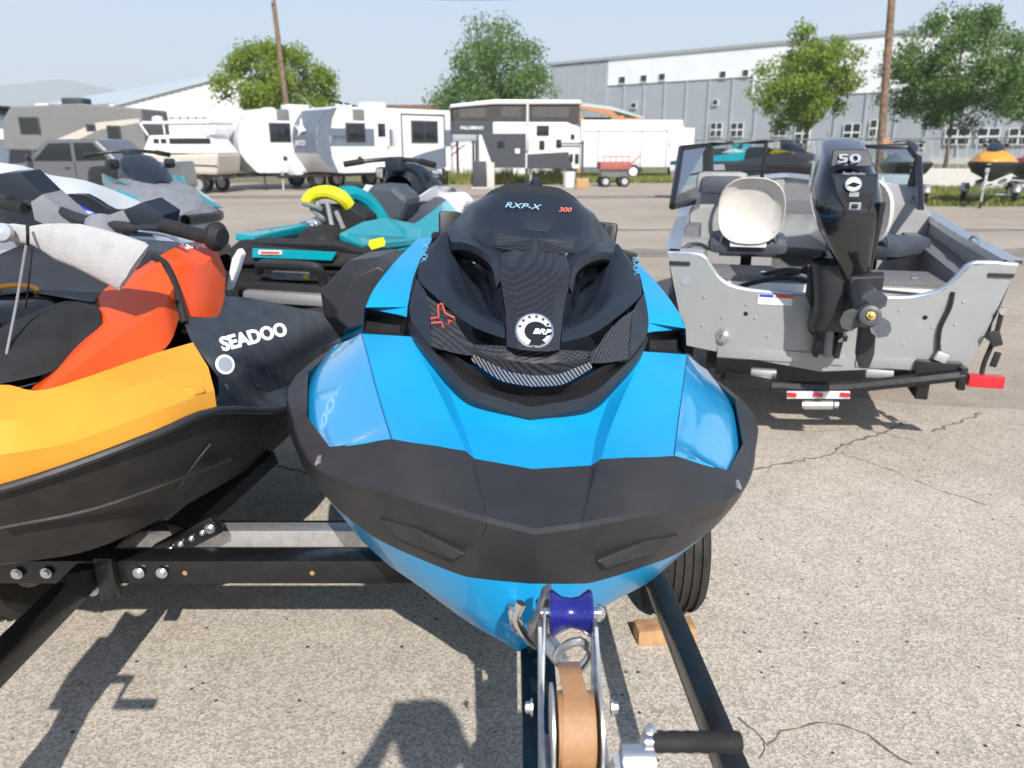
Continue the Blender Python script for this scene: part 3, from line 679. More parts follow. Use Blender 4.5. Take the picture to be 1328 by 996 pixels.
# crank
g0, g1 = W(846, 962, Y=.90), W(960, 962, Y=.895)
prof = []
L_ = (g1 - g0).length
for k in range(13):
    prof += [(.0155 if k % 2 else .0142, L_ * k / 12)]
TB().lathe([(.012, -.002)] + prof + [(.012, L_ + .002)], g0, g1 - g0, 18).build('crank_grip', 'black_rubber', win)
TB().tube([g0 + V((-.012, 0, 0)), g0 + V((.004, 0, 0))], .014, 14).build('crank_nut', 'chrome', win)
c0, c1 = W(850, 952, Y=.905), W(812, 1010, Y=.87)
TB().prism([W(x, y, Y=.90) for x, y in ((838, 950), (846, 946), (853, 951), (851, 972), (838, 992), (826, 1006), (806, 1004), (808, 984), (826, 976))], (0, .012, .004)).build('crank_arm', 'zinc', win, smooth=0, bevel=.003)
TB().lathe([(.026, 0), (.026, .045)], W(806, 988, Y=.89), (1, 0, 0), 18).build('crank_hub', 'zinc', win)
TB().tube([W(806, 985, Y=.89), V((PX + .05, .93, .70))], .012, 10).build('crank_shaft', 'zinc', win)
# second winch stand (for the yellow craft), left of the first
w2 = TB()
X2 = -1.14
TB().beam((X2, .99, .42), (X2, 1.02, .92), .08, .07).build('winch_post', 'black_paint', tr)
win2 = TB().box((X2, .99, .90), (.13, .20, .14), None, .01).build('winch', 'galvanised', tr)
TB().lathe([(.085, -.05), (.085, .05)], (X2, .96, .94), (1, 0, 0), 24).build('strap', 'strap_brown', win2)
TB().tube([V((X2 + .06, .95, .9)), V((X2 + .14, .95, .90))], .014, 10).build('crank_shaft', 'zinc', win2)
TB().beam(V((X2 + .13, .95, .9)), V((X2 + .15, .80, .93)), .012, .03).build('crank_arm', 'zinc', win2)
TB().tube([V((X2 + .15, .80, .93)), V((X2 + .27, .80, .93))], .016, 12).build('crank_grip', 'black_rubber', win2)
TB().lathe([(.05, -.045), (.03, 0), (.05, .045)], (X2, 1.22, .92), (1, 0, 0), 24).build('bow_roller', 'roller_blue', win2)
TB().beam(V((X2, 1.0, .9)), V((X2, 1.22, .92)), .09, .03).build('roller_arm', 'zinc', win2)
# wheel chock
wb = MB(W(862, 812, Z=0))
c = W(862, 818, Z=.028)
wb.box(c, (.20, .075, .055), (0, 0, R(6)), .005); tag(wb.build('wood_block', 'wood_block', None), 'small tan wooden block lying on the pavement by the trailer tyre', 'wood block')
bpy.data.objects['wood_block'].location = W(862, 812, Z=0)
# ---------------------------------------------------------------- yellow, orange and black watercraft
XC = -1.36; OO = V((XC, 2.4, .47))
osk = thing('watercraft', 'yellow and orange personal watercraft with black hull and foam wrapped handle', 'watercraft', (XC, 2.4, .47))
def OB(): return MB(OO)
# keep every port-side point on its own side of the centre plane
def OL(pts): 
    r = WL(pts)
    for p in r: p.x = max(p.x, XC + .0)
    return r
L1 = OL([(-90, 650, 1.555), (0, 632, 1.585), (100, 600, 1.64), (200, 562, 1.745), (280, 531, 1.92), (374, 527, 2.42), (440, 482, 3.3)]) + [V((-.80, 3.9, .74))]
Lm = OL([(-80, 690, 1.58), (0, 672, 1.61), (100, 645, 1.67), (200, 610, 1.78), (290, 572, 1.98), (362, 560, 2.4), (430, 510, 3.25)]) + [V((-.84, 3.9, .68))]
Lb_ = OL([(-70, 735, 1.64), (0, 731, 1.67), (100, 718, 1.74), (175, 690, 1.85), (250, 650, 2.03), (330, 602, 2.45), (375, 560, 3.1)]) + [V((-.92, 3.9, .58))]
Kk = [V((XC + .01, p.y + .05, max(.48, p.z - .05))) for p in Lb_]
L0 = [V((XC, 1.54, L1[0].z))] ; 
hl = OB().loft([L1, Lm, Lb_, Kk], k=5, mirror=XC)
fr_ = [r[0] for r in (L1, Lm, Lb_, Kk)]
hl.loft([fr_, [V((2 * XC - p.x, p.y, p.z)) for p in fr_]], k=2)
hl.add([L1[-1], Lm[-1], Lb_[-1], Kk[-1]] + [V((2 * XC - p.x, p.y, p.z)) for p in (Kk[-1], Lb_[-1], Lm[-1], L1[-1])], [tuple(range(8))])
hl.build('hull', 'hull_plastic', osk, smooth=25)
# rubbing strake
sk = [p + V((.006, -.01, 0)) for p in L1]
OB().tube(catmull(sk, 4), .011, 8).build('strake', 'black_plastic', osk)
# seam and keel strakes moulded in the hull
a = catmull(OL([(272, 575, 1.925), (258, 592, 1.90), (240, 618, 1.885), (232, 632, 1.90)]), 3)
OB().tube([p + V((.004, -.006, 0)) for p in a], .003, 6).build('hull_seam', 'black_plastic', osk)
a = catmull(OL([(0, 684, 1.60), (120, 660, 1.68), (230, 622, 1.83), (300, 596, 2.05)]), 4)
OB().tube([p + V((.0, -.004, 0)) for p in a], .006, 6).build('hull_strake', 'hull_plastic', osk)
# yellow side panel
y0 = OL([(-90, 648, 1.552), (0, 630, 1.58), (100, 598, 1.635), (200, 560, 1.74), (281, 529, 1.915)])
y1 = OL([(-90, 606, 1.545), (0, 590, 1.565), (90, 574, 1.625), (190, 538, 1.735), (278, 506, 1.92)])
y2 = OL([(-90, 560, 1.59), (0, 545, 1.62), (75, 538, 1.68), (190, 495, 1.83), (270, 476, 1.99)])
y3 = OL([(-90, 520, 1.68), (0, 499, 1.73), (60, 505, 1.735), (175, 466, 1.94), (250, 444, 2.06)])
OB().loft([y0, y1, y2, y3], k=5, m=1, mirror=XC).build('side_panel', 'yellow_plastic', osk, smooth=14)
for (x, y, w_) in ((68, 573, 5), (168, 539, 6), (248, 510, 6)):
    p = OL([(x, y, 1.60 + x * .0012)])[0]
    OB().lathe([(.016, 0), (.013, .010), (.006, .011)], p, (.5, -.8, .2), 12).build('panel_plug', 'yellow_plastic', osk)
pb = [W(x, y, Y=1.86) for x, y in ((216, 512), (225, 507), (247, 503), (252, 513), (240, 522), (222, 526))]
OB().prism(pb, (.02, .03, 0)).build('panel_latch', 'yellow_plastic', osk, smooth=0, bevel=.004)
# orange console
o0 = OL([(50, 524, 1.715), (100, 506, 1.79), (160, 480, 1.90), (215, 451, 2.02), (233, 412, 2.17)])
o1 = OL([(50, 515, 1.72), (98, 478, 1.80), (150, 440, 1.92), (205, 400, 2.08), (226, 372, 2.20)])
o2 = OL([(49, 507, 1.735), (90, 465, 1.84), (133, 424, 1.97), (150, 386, 2.13), (208, 340, 2.29)])
o3 = OL([(40, 505, 1.78), (70, 470, 1.9), (100, 425, 2.05), (136, 375, 2.20), (190, 338, 2.42)])
for mi_ in (None, 1):
    m_ = OB().loft([o0, o1, o2, o3], k=5, m=1)
    if mi_: m_.v = [V((2 * XC - p.x, p.y, p.z)) for p in m_.v]
    m_.build('console_cover', 'orange_plastic', osk, smooth=18)
# orange rear cowl
q0 = OL([(236, 410, 2.20), (250, 425, 2.22), (275, 420, 2.33), (289, 395, 2.45), (293, 352, 2.56)])
q1 = OL([(226, 372, 2.24), (240, 385, 2.24), (262, 380, 2.32), (276, 362, 2.43), (284, 330, 2.54)])
q2 = OL([(212, 345, 2.31), (224, 346, 2.30), (246, 343, 2.36), (268, 340, 2.44), (282, 315, 2.56)])
q3 = OL([(203, 335, 2.40), (215, 327, 2.44), (240, 316, 2.52), (262, 312, 2.58), (280, 307, 2.66)])
for mi_ in (None, 1):
    m_ = OB().loft([q0, q1, q2, q3], k=4, m=1)
    if mi_: m_.v = [V((2 * XC - p.x, p.y, p.z)) for p in m_.v]
    m_.build('rear_cowl', 'orange_plastic', osk, smooth=34)
OB().tube(catmull([p + V((.006, -.006, .004)) for p in OL([(198, 334, 2.36), (214, 345, 2.30), (226, 372, 2.22), (233, 398, 2.17), (238, 420, 2.14)])], 4), .011, 8).build('trim_strip', 'black_rubber', osk)
text('cowl_lettering', 'SPARK', .035, frame(W(262, 318, Y=2.50), (1, .35, .05), (.2, -.6, .8)), 'decal_white', osk, org=OO, bold=.001)
# front lid
d0 = OL([(-110, 520, 1.66), (0, 498, 1.735), (66, 482, 1.80), (100, 456, 1.90), (132, 418, 1.99)])
d1 = OL([(-110, 500, 1.70), (0, 462, 1.80), (60, 440, 1.88), (95, 425, 1.96), (130, 405, 2.04)])
d2 = OL([(-110, 470, 1.8), (0, 438, 1.86), (63, 402, 2.0), (95, 396, 2.05), (126, 396, 2.09)])
d3 = OL([(-110, 460, 1.95), (0, 425, 2.0), (60, 398, 2.12), (92, 388, 2.18), (120, 385, 2.25)])
OB().loft([d0, d1, d2, d3], k=4, m=2, mirror=XC).build('front_lid', 'black_rubber', osk, smooth=30)
# glovebox with yellow ring
gb = OL([(-20, 395, 2.2)])[0]
c = W(25, 385, Y=2.2)
OB().lathe([(.20, -.05), (.20, .0), (.17, .02), (.10, .025), (.02, .026)], W(20, 388, Y=2.2), (0, -.15, 1), 28).build('storage_cap', 'black_gloss', osk, smooth=40)
OB().tube([W(22 + 26 * math.cos(R(t_)), 376 + 6 * math.sin(R(t_)), Y=2.17) for t_ in range(150, 400, 10)], .007, 8).build('cap_ring', 'yellow_plastic', osk)
# centre deck under bars and flank
k0 = OL([(120, 392, 2.1), (136, 378, 2.2), (200, 336, 2.4), (285, 318, 2.7)]); k1 = [V((XC, p.y + .05, p.z + .02)) for p in k0]
OB().loft([k0, k1], k=3, mirror=XC).build('centre_deck', 'black_plastic', osk, smooth=40)
f0 = L1[4:]
fA = OL([(250, 446, 2.055), (330, 470, 2.35), (420, 440, 3.15)]) + [V((-.82, 3.9, .81))]
fB = OL([(238, 416, 2.17), (300, 384, 2.62), (412, 404, 3.3)]) + [V((-.90, 3.9, .82))]
f0b = [p + V((.002, .0, .004)) for p in f0]
fM = OL([(283, 490, 1.985), (352, 508, 2.42), (432, 462, 3.25)]) + [V((-.80, 3.9, .78))]
OB().loft([f0b, fM, fA, fB], k=5, m=2, mirror=XC).build('rear_flank', 'black_matte', osk, smooth=24)
# seat
OB().loft([[V((XC + x, y, z)) for x, z in ((-.2, .75), (-.19, zt - .06), (-.1, zt), (0, zt + .01), (.1, zt), (.19, zt - .06), (.2, .75))] for y, zt in ((2.6, 1.08), (2.8, 1.05), (3.0, .96), (3.4, .90), (3.75, .88))], k=2, m=2).build('seat', 'black_rubber', osk, smooth=50)
OB().loft([fB, [V((XC, p.y, p.z - .04)) for p in fB]], k=3, mirror=XC).build('rear_deck', 'black_rubber', osk, smooth=40)
# flank lettering: white block letters and a round badge
n_ = V((.86, -.42, .28))
ta, tb = W(290, 443, Y=2.10), W(366, 432, Y=2.34); n_ = V((.62, -.74, .42))
text('flank_lettering', 'SEADOO', .056, frame((ta + tb) / 2, tb - ta, n_), 'decal_white', osk, org=OO, bold=.0022, ext=.003, sx=(tb - ta).length / (.056 * 5.1))
bc = W(288, 473, Y=2.03) + V((.012, -.012, .004))
OB().lathe([(.027, 0), (.027, .003)], bc, V((.72, -.62, .3)), 24).build('round_badge', 'decal_white', osk)
OB().lathe([(.020, 0.003), (.020, .0045)], bc, V((.72, -.62, .3)), 24).build('badge_centre', 'decal_grey', osk)
for x, y, Y in ((292, 502, 1.975), (333, 502, 2.18), (238, 430, 2.14), (252, 428, 2.2)):
    OB().lathe([(.008, 0), (.006, .006)], W(x, y, Y=Y) + V((.004, -.004, 0)), (.7, -.6, .2), 10).build('screw', 'black_gloss', osk)
# white bow flap behind the cowl
OB().prism([W(x, y, Y=2.72) for x, y in ((292, 375), (300, 335), (308, 322), (313, 330), (306, 352), (296, 378))], (.01, .03, 0)).build('white_flap', 'white_plastic', osk, smooth=0, bevel=.006)
# handlebar, turned
hbar = OB().tube(catmull([W(-30, 258, Y=2.95), W(40, 262, Y=2.85), W(110, 285, Y=2.72), W(170, 295, Y=2.62), W(225, 296, Y=2.5), W(285, 308, Y=2.42)], 4), .018, 10).build('handlebar', 'black_plastic', osk)
OB().tube([W(130, 288, Y=2.7), W(140, 345, Y=2.6)], [.05, .08], 12).build('steering_column', 'grey_plastic', osk)
OB().tube([W(212, 292, Y=2.52), W(272, 309, Y=2.43)], [.024, .022], 14).build('grip', 'black_rubber', hbar)
OB().lathe([(.022, 0), (.042, .012), (.046, .03), (.03, .05)], W(272, 305, Y=2.43), (1, -.4, -.15), 18).build('bar_end', 'black_rubber', hbar)
OB().tube([W(-20, 258, Y=2.94), W(33, 270, Y=2.85)], [.024, .022], 14).build('grip', 'black_rubber', hbar)
def pod(P, Y, name='hand_guard', mt='black_matte'):
    f = [W(x, y, Y=Y) for x, y in P]; b_ = [p + V((.02, .09, .01)) for p in f]; c_ = sum(f, V((0, 0, 0))) / len(f) + V((0, -.012, .004))
    m = OB().loft([b_ + b_[:1], f + f[:1]], k=1); m.add(f + [c_], [(i, (i + 1) % len(f), len(f)) for i in range(len(f))]); m.add(b_, [tuple(range(len(b_)))])
    m.build(name, mt, osk, smooth=40)
pod([(-5, 226), (26, 224), (55, 252), (36, 262), (0, 250)], 2.84)
pod([(160, 273), (186, 262), (212, 279), (208, 296), (170, 290)], 2.58)
P = [(0, 280), (45, 252), (70, 278), (100, 290), (165, 272), (175, 292), (120, 306), (60, 312)]
pod([(40, 262), (55, 252), (98, 290), (75, 300), (45, 285)], 2.76, 'bar_cover', 'grey_plastic'); pod([(110, 290), (160, 272), (176, 290), (150, 300), (118, 300)], 2.66, 'bar_cover', 'grey_plastic')
OB().tube(catmull([W(180, 300, Y=2.5), W(215, 305, Y=2.46), W(240, 318, Y=2.42)], 4), .005, 8).build('brake_lever', 'chrome', hbar)
# foam wrapped handle
secs = [(-25, 300, 7), (0, 301, 9), (18, 302, 12), (34, 304, 12), (36, 304.5, 10), (40, 305, 12), (56, 308, 18), (75, 313.5, 24), (100, 319, 29), (125, 327, 33), (150, 337, 36), (168, 345, 35), (174, 348, 33)]
pts = [W(x, y, Y=1.93) for x, y, h in secs]; rr = [h / 1000 * 1.92 for x, y, h in secs]
fm = OB(); fm.tube(pts, [r for r in rr], 20, flat=1.0, up=(0, 1, 0.05))
for i, p in enumerate(fm.v): 
    p.y += .72 * (1.93 - p.y) * 1.0
    j = i // 20
    if j >= len(secs) - 2: p.x += (p.z - pts[-1].z) * .28
    if 6 < j: p += V((random.uniform(-1, 1), random.uniform(-1, 1), random.uniform(-1, 1))) * .0016
fm.build('foam_sleeve', 'foam_wrap', osk, smooth=60)
OB().lathe([(.024, 0), (.022, .012), (.010, .02), (.002, .022)], W(5, 302, Y=1.90), (0.1, -1, .3), 16).build('mirror_knob', 'light_grey_gloss', osk)
OB().tube([W(35.5, 292, Y=1.90), W(36, 304, Y=1.875), W(36, 317, Y=1.90)], .004, 8).build('tie', 'black_rubber', osk)
OB().tube([W(34, 318, Y=1.89), W(22, 390, Y=1.88), W(4, 482, Y=1.79)], .0035, 8).build('tether', 'grey_plastic', osk)
OB().tube([W(42, 322, Y=1.9), W(36, 380, Y=1.92), W(33, 400, Y=2.0)], .002, 6).build('tether', 'black_rubber', osk)
OB().tube([W(-25, 300, Y=1.93), V((XC - .22, 1.98, 1.37)), V((XC - .3, 2.1, .98))], .024, 10).build('handle_stem', 'black_plastic', osk)
# ---------------------------------------------------------------- aluminium fishing boat
BYAW = R(-15.5)
bo = thing('fishing_boat', 'grey aluminium open fishing boat with beige seats and black outboard motor', 'boat', (1.66, 4.09, .42), (0, 0, BYAW)); bo.scale = (1.04, 1, 1); bo.location = (1.694, 4.081, .42)
_Rm = Euler((0, 0, BYAW)).to_matrix(); _Ri = _Rm.inverted(); BO = V((1.66, 4.09, .42))
def bl(px, py, yl):
    """point on the line of sight of (px, py) at boat-local distance yl ahead of the transom"""
    u = (px - 664) / FPX; v = (498 - py) / FPX
    d = _Ri @ V((u, ct + v * st, -st + v * ct)); o = _Ri @ (V((0, 0, CAMH)) - BO)
    return o + d * ((yl - o.y) / d.y)
def HB(): return MB()
stn = [(0, .0), (1.2, .0), (2.4, .02), (3.4, .10), (4.2, .24), (4.7, .42)]
gw = [.825, .86, .87, .78, .5, .03]; gz = [.61, .64, .70, .77, .84, .88]; cw = [.70, .72, .70, .55, .28, .02]; cz = [.10, .10, .11, .17, .30, .5]
def hrow(f): return [V(f(i)) for i in range(6)]
rg = hrow(lambda i: (gw[i], stn[i][0], gz[i])); rc_ = hrow(lambda i: (cw[i], stn[i][0], cz[i])); rk = hrow(lambda i: (0, stn[i][0], stn[i][1]))
rcm = [a.lerp(b, .5) + V((.015, 0, 0)) for a, b in zip(rg, rc_)]
h = HB().loft([rg, rcm, rc_, rk], k=4, mirror=True); hull_b = h.build('hull', 'aluminium_paint', bo, smooth=25)
# inner side sheets
ig = [p + V((-.05, 0.02, -.005)) for p in rg]; ib = [V((p.x - .06, p.y, .22)) for p in rg]
HB().loft([ig, ib], k=4, mirror=True).build('inner_side', 'console_grey', bo)
# transom with its cut-down middle
def tr_pts(x0): return 0
top = [(-.825, .61), (-.70, .61), (-.64, .595), (-.60, .54), (-.54, .47), (-.45, .43), (-.30, .415), (0, .41), (.30, .415), (.42, .43), (.52, .47), (.58, .54), (.62, .60), (.68, .615), (.825, .61)]
bot = [(.70, .10), (.35, .045), (0, .0), (-.35, .045), (-.70, .10)]
poly = [V((x, 0, z)) for x, z in top + bot]
HB().prism([p + V((0, -.012, 0)) for p in poly], (0, .05, 0)).build('transom', 'aluminium_paint', bo, smooth=0)
tp = catmull([V((x, .012, z + .006)) for x, z in top], 4)
HB().tube(tp, .022, 8, flat=.6).build('transom_cap', 'aluminium_bright', bo)
for s in (True, 'only'):
    HB().loft([[p + V((.025, 0, .004)) for p in rg], [p + V((.02, 0, .03)) for p in rg], [p + V((-.06, 0, .03)) for p in rg], [p + V((-.065, 0, -.01)) for p in rg]], k=4, mirror=None if s is True else 'only').build('gunwale', 'aluminium_bright', bo, smooth=30)
# ribs, rivets, fittings on the transom
for x, z in ((-.62, .22), (-.52, .27), (-.35, .28), (-.5, .14), (-.2, .1), (-.62, .38), (.28, .28), (.38, .18), (.5, .28), (.6, .3), (.45, .1), (.2, .13), (.62, .42), (.55, .2), (-.4, .35), (.34, .36), (-.28, .18), (.3, .08), (-.05, .33), (.08, .2)):
    HB().lathe([(.008, 0), (.006, .004), (.001, .005)], (x, -.013, z), (0, -1, 0), 8).build('rivet', 'zinc', bo)
for x, z in ((-.40, .30), (.46, .33)):
    HB().lathe([(.012, 0), (.012, .002)], (x, -.0125, z), (0, -1, 0), 12).build('transom_hole', 'dark_void', bo)
HB().lathe([(.045, 0), (.045, .006), (.025, .008), (.025, .04), (.018, .045)], (-.50, -.013, .17), (0, -1, -.1), 18).build('drain_plug', 'zinc', bo)
for x, w in ((-.32, .42), (.0, .22), (.38, .42)):
    HB().box((x, -.018, .075), (w, .012, .06), None, .002).build('keel_plate', 'aluminium_paint', bo)
dc = bl(992, 384, -.014)
HB().box((-.26, -.0145, .385), (.17, .003, .055), None, 0).build('capacity_label', 'decal_white', bo)
HB().box((-.215, -.0165, .405), (.09, .002, .016), None, 0).build('label_stripe', 'decal_red', bo)
HB().box((-.305, -.0165, .405), (.07, .002, .014), None, 0).build('label_stripe', 'royal_blue', bo)
HB().lathe([(.03, 0), (.03, .003)], (-.72, -.0125, .47), (0, -1, 0), 16).build('round_plate', 'decal_grey', bo)
for s in (-1, 1): HB().box((s * .76, -.02, .565), (.11, .01, .02), None, .003).build('corner_slot', 'black_plastic', bo)
# floor, splash shelf, rear deck, side boxes
HB().box((0, 2.0, .20), (1.45, 3.9, .02)).build('floor', 'carpet_grey', bo)
HB().box((0, .20, .33), (1.25, .36, .03), None, .004).build('splash_well', 'white_paint', bo)
HB().box((-.36, .62, .425), (.62, .44, .05), None, .01).build('rear_deck_lid', 'carpet_grey', bo)
HB().box((.34, .62, .425), (.66, .44, .05), None, .01).build('rear_deck_lid', 'carpet_grey', bo)
HB().box((0, .41, .36), (1.28, .02, .12)).build('rear_bulkhead', 'white_paint', bo)
HB().box((0, .84, .31), (1.3, .02, .22)).build('rear_bulkhead', 'carpet_grey', bo)
for x in (-.3, .28, .5): HB().box((x, .50, .455), (.05, .035, .016), None, .004).build('hatch_latch', 'chrome', bo)
HB().tube([V((.22, .38, .40)), V((.52, .40, .38))], .008, 8).build('cable', 'black_rubber', bo)
HB().box((-.72, .45, .52), (.16, .85, .20), None, .02).build('side_pad', 'console_grey', bo)
HB().box((-.745, 1.0, .60), (.09, .40, .16), None, .01).build('side_pad', 'carpet_grey', bo)
HB().tube(catmull([V((-.76, .20, .615)), V((-.72, .22, .64)), V((-.66, .22, .64)), V((-.62, .2, .62))], 3), .012, 8).build('cleat', 'black_plastic', bo)
HB().loft([[V((.76, .2, .50)), V((.79, 1.2, .55)), V((.78, 2.3, .60))], [V((.66, .2, .50)), V((.66, 1.2, .55)), V((.66, 2.3, .60))], [V((.62, .2, .22)), V((.62, 1.2, .22)), V((.62, 2.3, .22))]], k=3).build('side_box', 'carpet_grey', bo, smooth=30)
HB().box((.70, 2.2, .62), (.22, .3, .22), None, .02).build('side_locker', 'carpet_grey', bo)
HB().tube(catmull([V((.80, .55, .645)), V((.80, .6, .68)), V((.80, .72, .68)), V((.80, .77, .645))], 3), .010, 8).build('cleat', 'aluminium_bright', bo)
# seats
def seat_(x, y, ang):
    s = bpy.data.objects.new('pedestal_seat', None); COL.objects.link(s); s.parent = bo; s.location = (x, y, .21); s.rotation_euler = (0, 0, ang)
    MB().lathe([(.13, 0), (.13, .012), (.035, .02), (.035, .27), (.10, .28)], (0, 0, 0), (0, 0, 1), 18).build('pedestal', 'black_paint', s)
    MB().box((0, .02, .30), (.34, .36, .03), None, .005).build('swivel_plate', 'black_plastic', s)
    MB().box((0, .06, .355), (.48, .46, .11), None, .045).build('cushion', 'vinyl_charcoal', s)
    rows = []
    for (yy, w0, h0, zc) in ((-.155, .13, .14, .585), (-.20, .18, .19, .585), (-.23, .194, .205, .58), (-.20, .198, .21, .58), (-.15, .18, .19, .58)):
        ring = []
        for k in range(25):
            t_ = 2 * math.pi * k / 24; c_, s_ = math.cos(t_), math.sin(t_)
            ring.append(V((w0 * math.copysign(abs(c_) ** .75, c_), yy - .10 * (zc + h0 * s_ - .45), zc + h0 * math.copysign(abs(s_) ** .8, s_))))
        rows.append(ring)
    b_ = MB().loft(rows, k=1, m=3); b_.add(rows[0][:-1], [tuple(range(24))]); b_.add(rows[-1][:-1], [tuple(range(24))])
    b_.build('backrest', 'vinyl_beige', s, smooth=60)
    for k in (-.17, .17): MB().tube([V((k, -.14, .34)), V((k * .9, -.2, .46))], .014, 8).build('hinge', 'chrome', s)
    MB().box((0, -.19, .38), (.22, .03, .06), None, .01).build('seat_back_base', 'white_plastic', s)
seat_(-.40, 1.05, R(0)); seat_(.36, 1.15, R(-35))
# consoles and windshields
HB().loft([[V((x, y, z)) for x, z in ((-.80, .70), (-.74, zt), (-.30, zt + .02), (-.22, zt - .1), (-.2, .25))] for y, zt in ((1.75, .74), (1.9, .84), (2.3, .90))], k=1).build('helm_console', 'console_grey', bo, smooth=25)
HB().add([V((x, 1.75, z)) for x, z in ((-.80, .70), (-.74, .74), (-.30, .76), (-.22, .64), (-.2, .25), (-.8, .25))], [(0, 1, 2, 3, 4, 5)]).build('console_face', 'console_grey', bo)
gc = bl(934, 240, 1.72)
HB().box(gc, (.30, .10, .13), None, .045).build('gauge_cluster', 'vinyl_charcoal', bo, smooth=50)
HB().box(gc + V((.0, .05, .015)), (.36, .12, .16), None, .055).build('dash_rim', 'console_grey', bo, smooth=50)
sw = HB().tube([V((-.42 + .17 * math.cos(R(a_)), 1.62 + .10 * math.sin(R(a_)), .80 + .14 * math.sin(R(a_)))) for a_ in range(0, 361, 15)], .014, 8).build('steering_wheel', 'black_plastic', bo)
HB().tube([V((-.42, 1.62, .80)), V((-.42, 1.8, .72))], .02, 8).build('steering_shaft', 'black_plastic', bo)
HB().loft([[V((x, y, z)) for x, z in ((.82, .72), (.76, zt), (.28, zt + .02), (.2, .25))] for y, zt in ((1.9, .78), (2.3, .90))], k=1).build('port_console', 'console_grey', bo, smooth=25)
HB().add([V((x, 1.9, z)) for x, z in ((.82, .72), (.76, .78), (.28, .80), (.2, .25), (.8, .25))], [(0, 1, 2, 3, 4)]).build('console_face', 'console_grey', bo)
fm_ = .022
def pane(P, nm='windshield'):
    w = bpy.data.objects.new(nm, None); COL.objects.link(w); w.parent = bo
    HB().tube(P + P[:1], .024, 8).build('frame', 'black_paint', w, smooth=40)
    HB().add(P, [tuple(range(len(P)))]).build('pane', 'tinted_glass', w, smooth=0)
yA, yB, yC = 1.75, 2.30, 2.42
pane([bl(872, 268, 1.55), bl(884, 192, 2.2), bl(917, 187, 2.40), bl(917, 258, 2.35)])
pane([bl(921, 258, 2.35), bl(921, 187, 2.40), bl(990, 184, 2.40), bl(982, 248, 2.35)])
pane([bl(1112, 250, 2.35), bl(1112, 190, 2.4), bl(1166, 190, 2.40), bl(1178, 206, 2.3), bl(1166, 246, 2.3)])
pane([bl(1168, 250, 2.28), bl(1179, 205, 2.28), bl(1181, 272, 1.6)])
HB().tube([bl(921, 222, 2.37), bl(985, 221, 2.37)], .009, 6).build('wiper_bar', 'black_paint', bo)
# bow platform behind the windshields
HB().box((0, 3.2, .66), (1.3, 1.3, .03)).build('bow_deck', 'carpet_grey', bo)
for p, r_ in ((bl(1130, 235, 2.8), .09), ):
    pass
HB().prism([bl(x, y, 2.75) for x, y in ((1128, 240), (1135, 228), (1138, 236), (1152, 240), (1140, 245), (1147, 258), (1137, 252), (1130, 262))], (0, .01, 0)).build('star_decal', 'decal_white', bo, smooth=0)
HB().box(bl(1140, 246, 2.85), (.36, .1, .26), None, .05).build('grey_cover', 'light_grey_gloss', bo)
# --- outboard motor
mo = bpy.data.objects.new('outboard_motor', None); COL.objects.link(mo); mo.parent = bo
def msec(yc, zc, w, d, tilt=0, n=20, e=.6):
    out = []
    for k in range(n + 1):
        t_ = 2 * math.pi * k / n; c_, s_ = math.cos(t_), math.sin(t_)
        x = w * math.copysign(abs(c_) ** e, c_); y = d * math.copysign(abs(s_) ** e, s_)
        out.append(V((x, yc + y, zc + y * tilt)))
    return out
mx0 = bl(1098, 300, -.30).x
MX = {}
def cowl_row(ly, py_, wl, wr, d):
    """a cross section of the cowl seen between the columns wl and wr at image row py_"""
    a_, b_ = bl(wl, py_, ly), bl(wr, py_, ly); c_ = (a_ + b_) / 2; w = (b_ - a_).length / 2
    return [p + V((c_.x, 0, 0)) for p in msec(ly + d * .9, c_.z, w, d, .25)]
rows = [cowl_row(-.30, 364, 1083, 1122, .10), cowl_row(-.33, 350, 1080, 1123, .13), cowl_row(-.38, 322, 1068, 1127, .18), cowl_row(-.42, 292, 1055, 1134, .23), cowl_row(-.44, 262, 1047, 1140, .26), cowl_row(-.43, 238, 1049, 1139, .27), cowl_row(-.40, 216, 1055, 1132, .27), cowl_row(-.36, 200, 1061, 1125, .25), cowl_row(-.32, 192, 1066, 1120, .21), cowl_row(-.24, 189, 1078, 1110, .12)]
cw_ = MB().loft(rows, k=1, m=3); cw_.add(rows[-1][:-1], [tuple(range(20))])
cw_.build('cowl', 'motor_black', mo, smooth=40)
# raised centre shield and side blades of the cowl
def mp(px, py, ly): return bl(px, py, ly)
sh_ = [mp(x, y, l) for x, y, l in ((1070, 225, -.448), (1128, 225, -.448), (1125, 250, -.472), (1113, 282, -.462), (1101, 303, -.443), (1089, 282, -.462), (1074, 250, -.472))]
MB().prism(sh_, (0, .03, 0)).build('front_shield', 'motor_black', mo, smooth=0, bevel=.009)
for sgn, P in ((1, [(1058, 262), (1070, 258), (1092, 330), (1096, 352), (1086, 352)]), (1, [(1128, 262), (1138, 262), (1124, 330), (1120, 350), (1115, 350)])):
    q_ = [mp(x, y, -.45 + (y - 262) * .0013) for x, y in P]; MB().prism(q_, (0, .05, 0)).build('cowl_blade', 'motor_black', mo, smooth=0, bevel=.008)
MB().prism([mp(x, y, -.445 + (212 - y) * .0009) for x, y in ((1071, 194), (1115, 194), (1122, 216), (1068, 216))], (0, .03, 0)).build('top_plate', 'black_matte', mo, smooth=0, bevel=.004)
nf = V((0, -1, .28))
text('motor_number', '50', .058, frame(mp(1091, 206, -.458), (1, 0, 0), (0, -1, .5)), 'decal_grey', mo, sx=1.7, bold=.001)
text('motor_lettering', 'FourStroke', .02, frame(mp(1097, 225, -.477), (1, 0, 0), nf), 'decal_grey', mo)
MB().lathe([(.034, 0), (.034, .004)], mp(1096, 239, -.480), nf, 24).build('round_badge', 'decal_grey', mo)
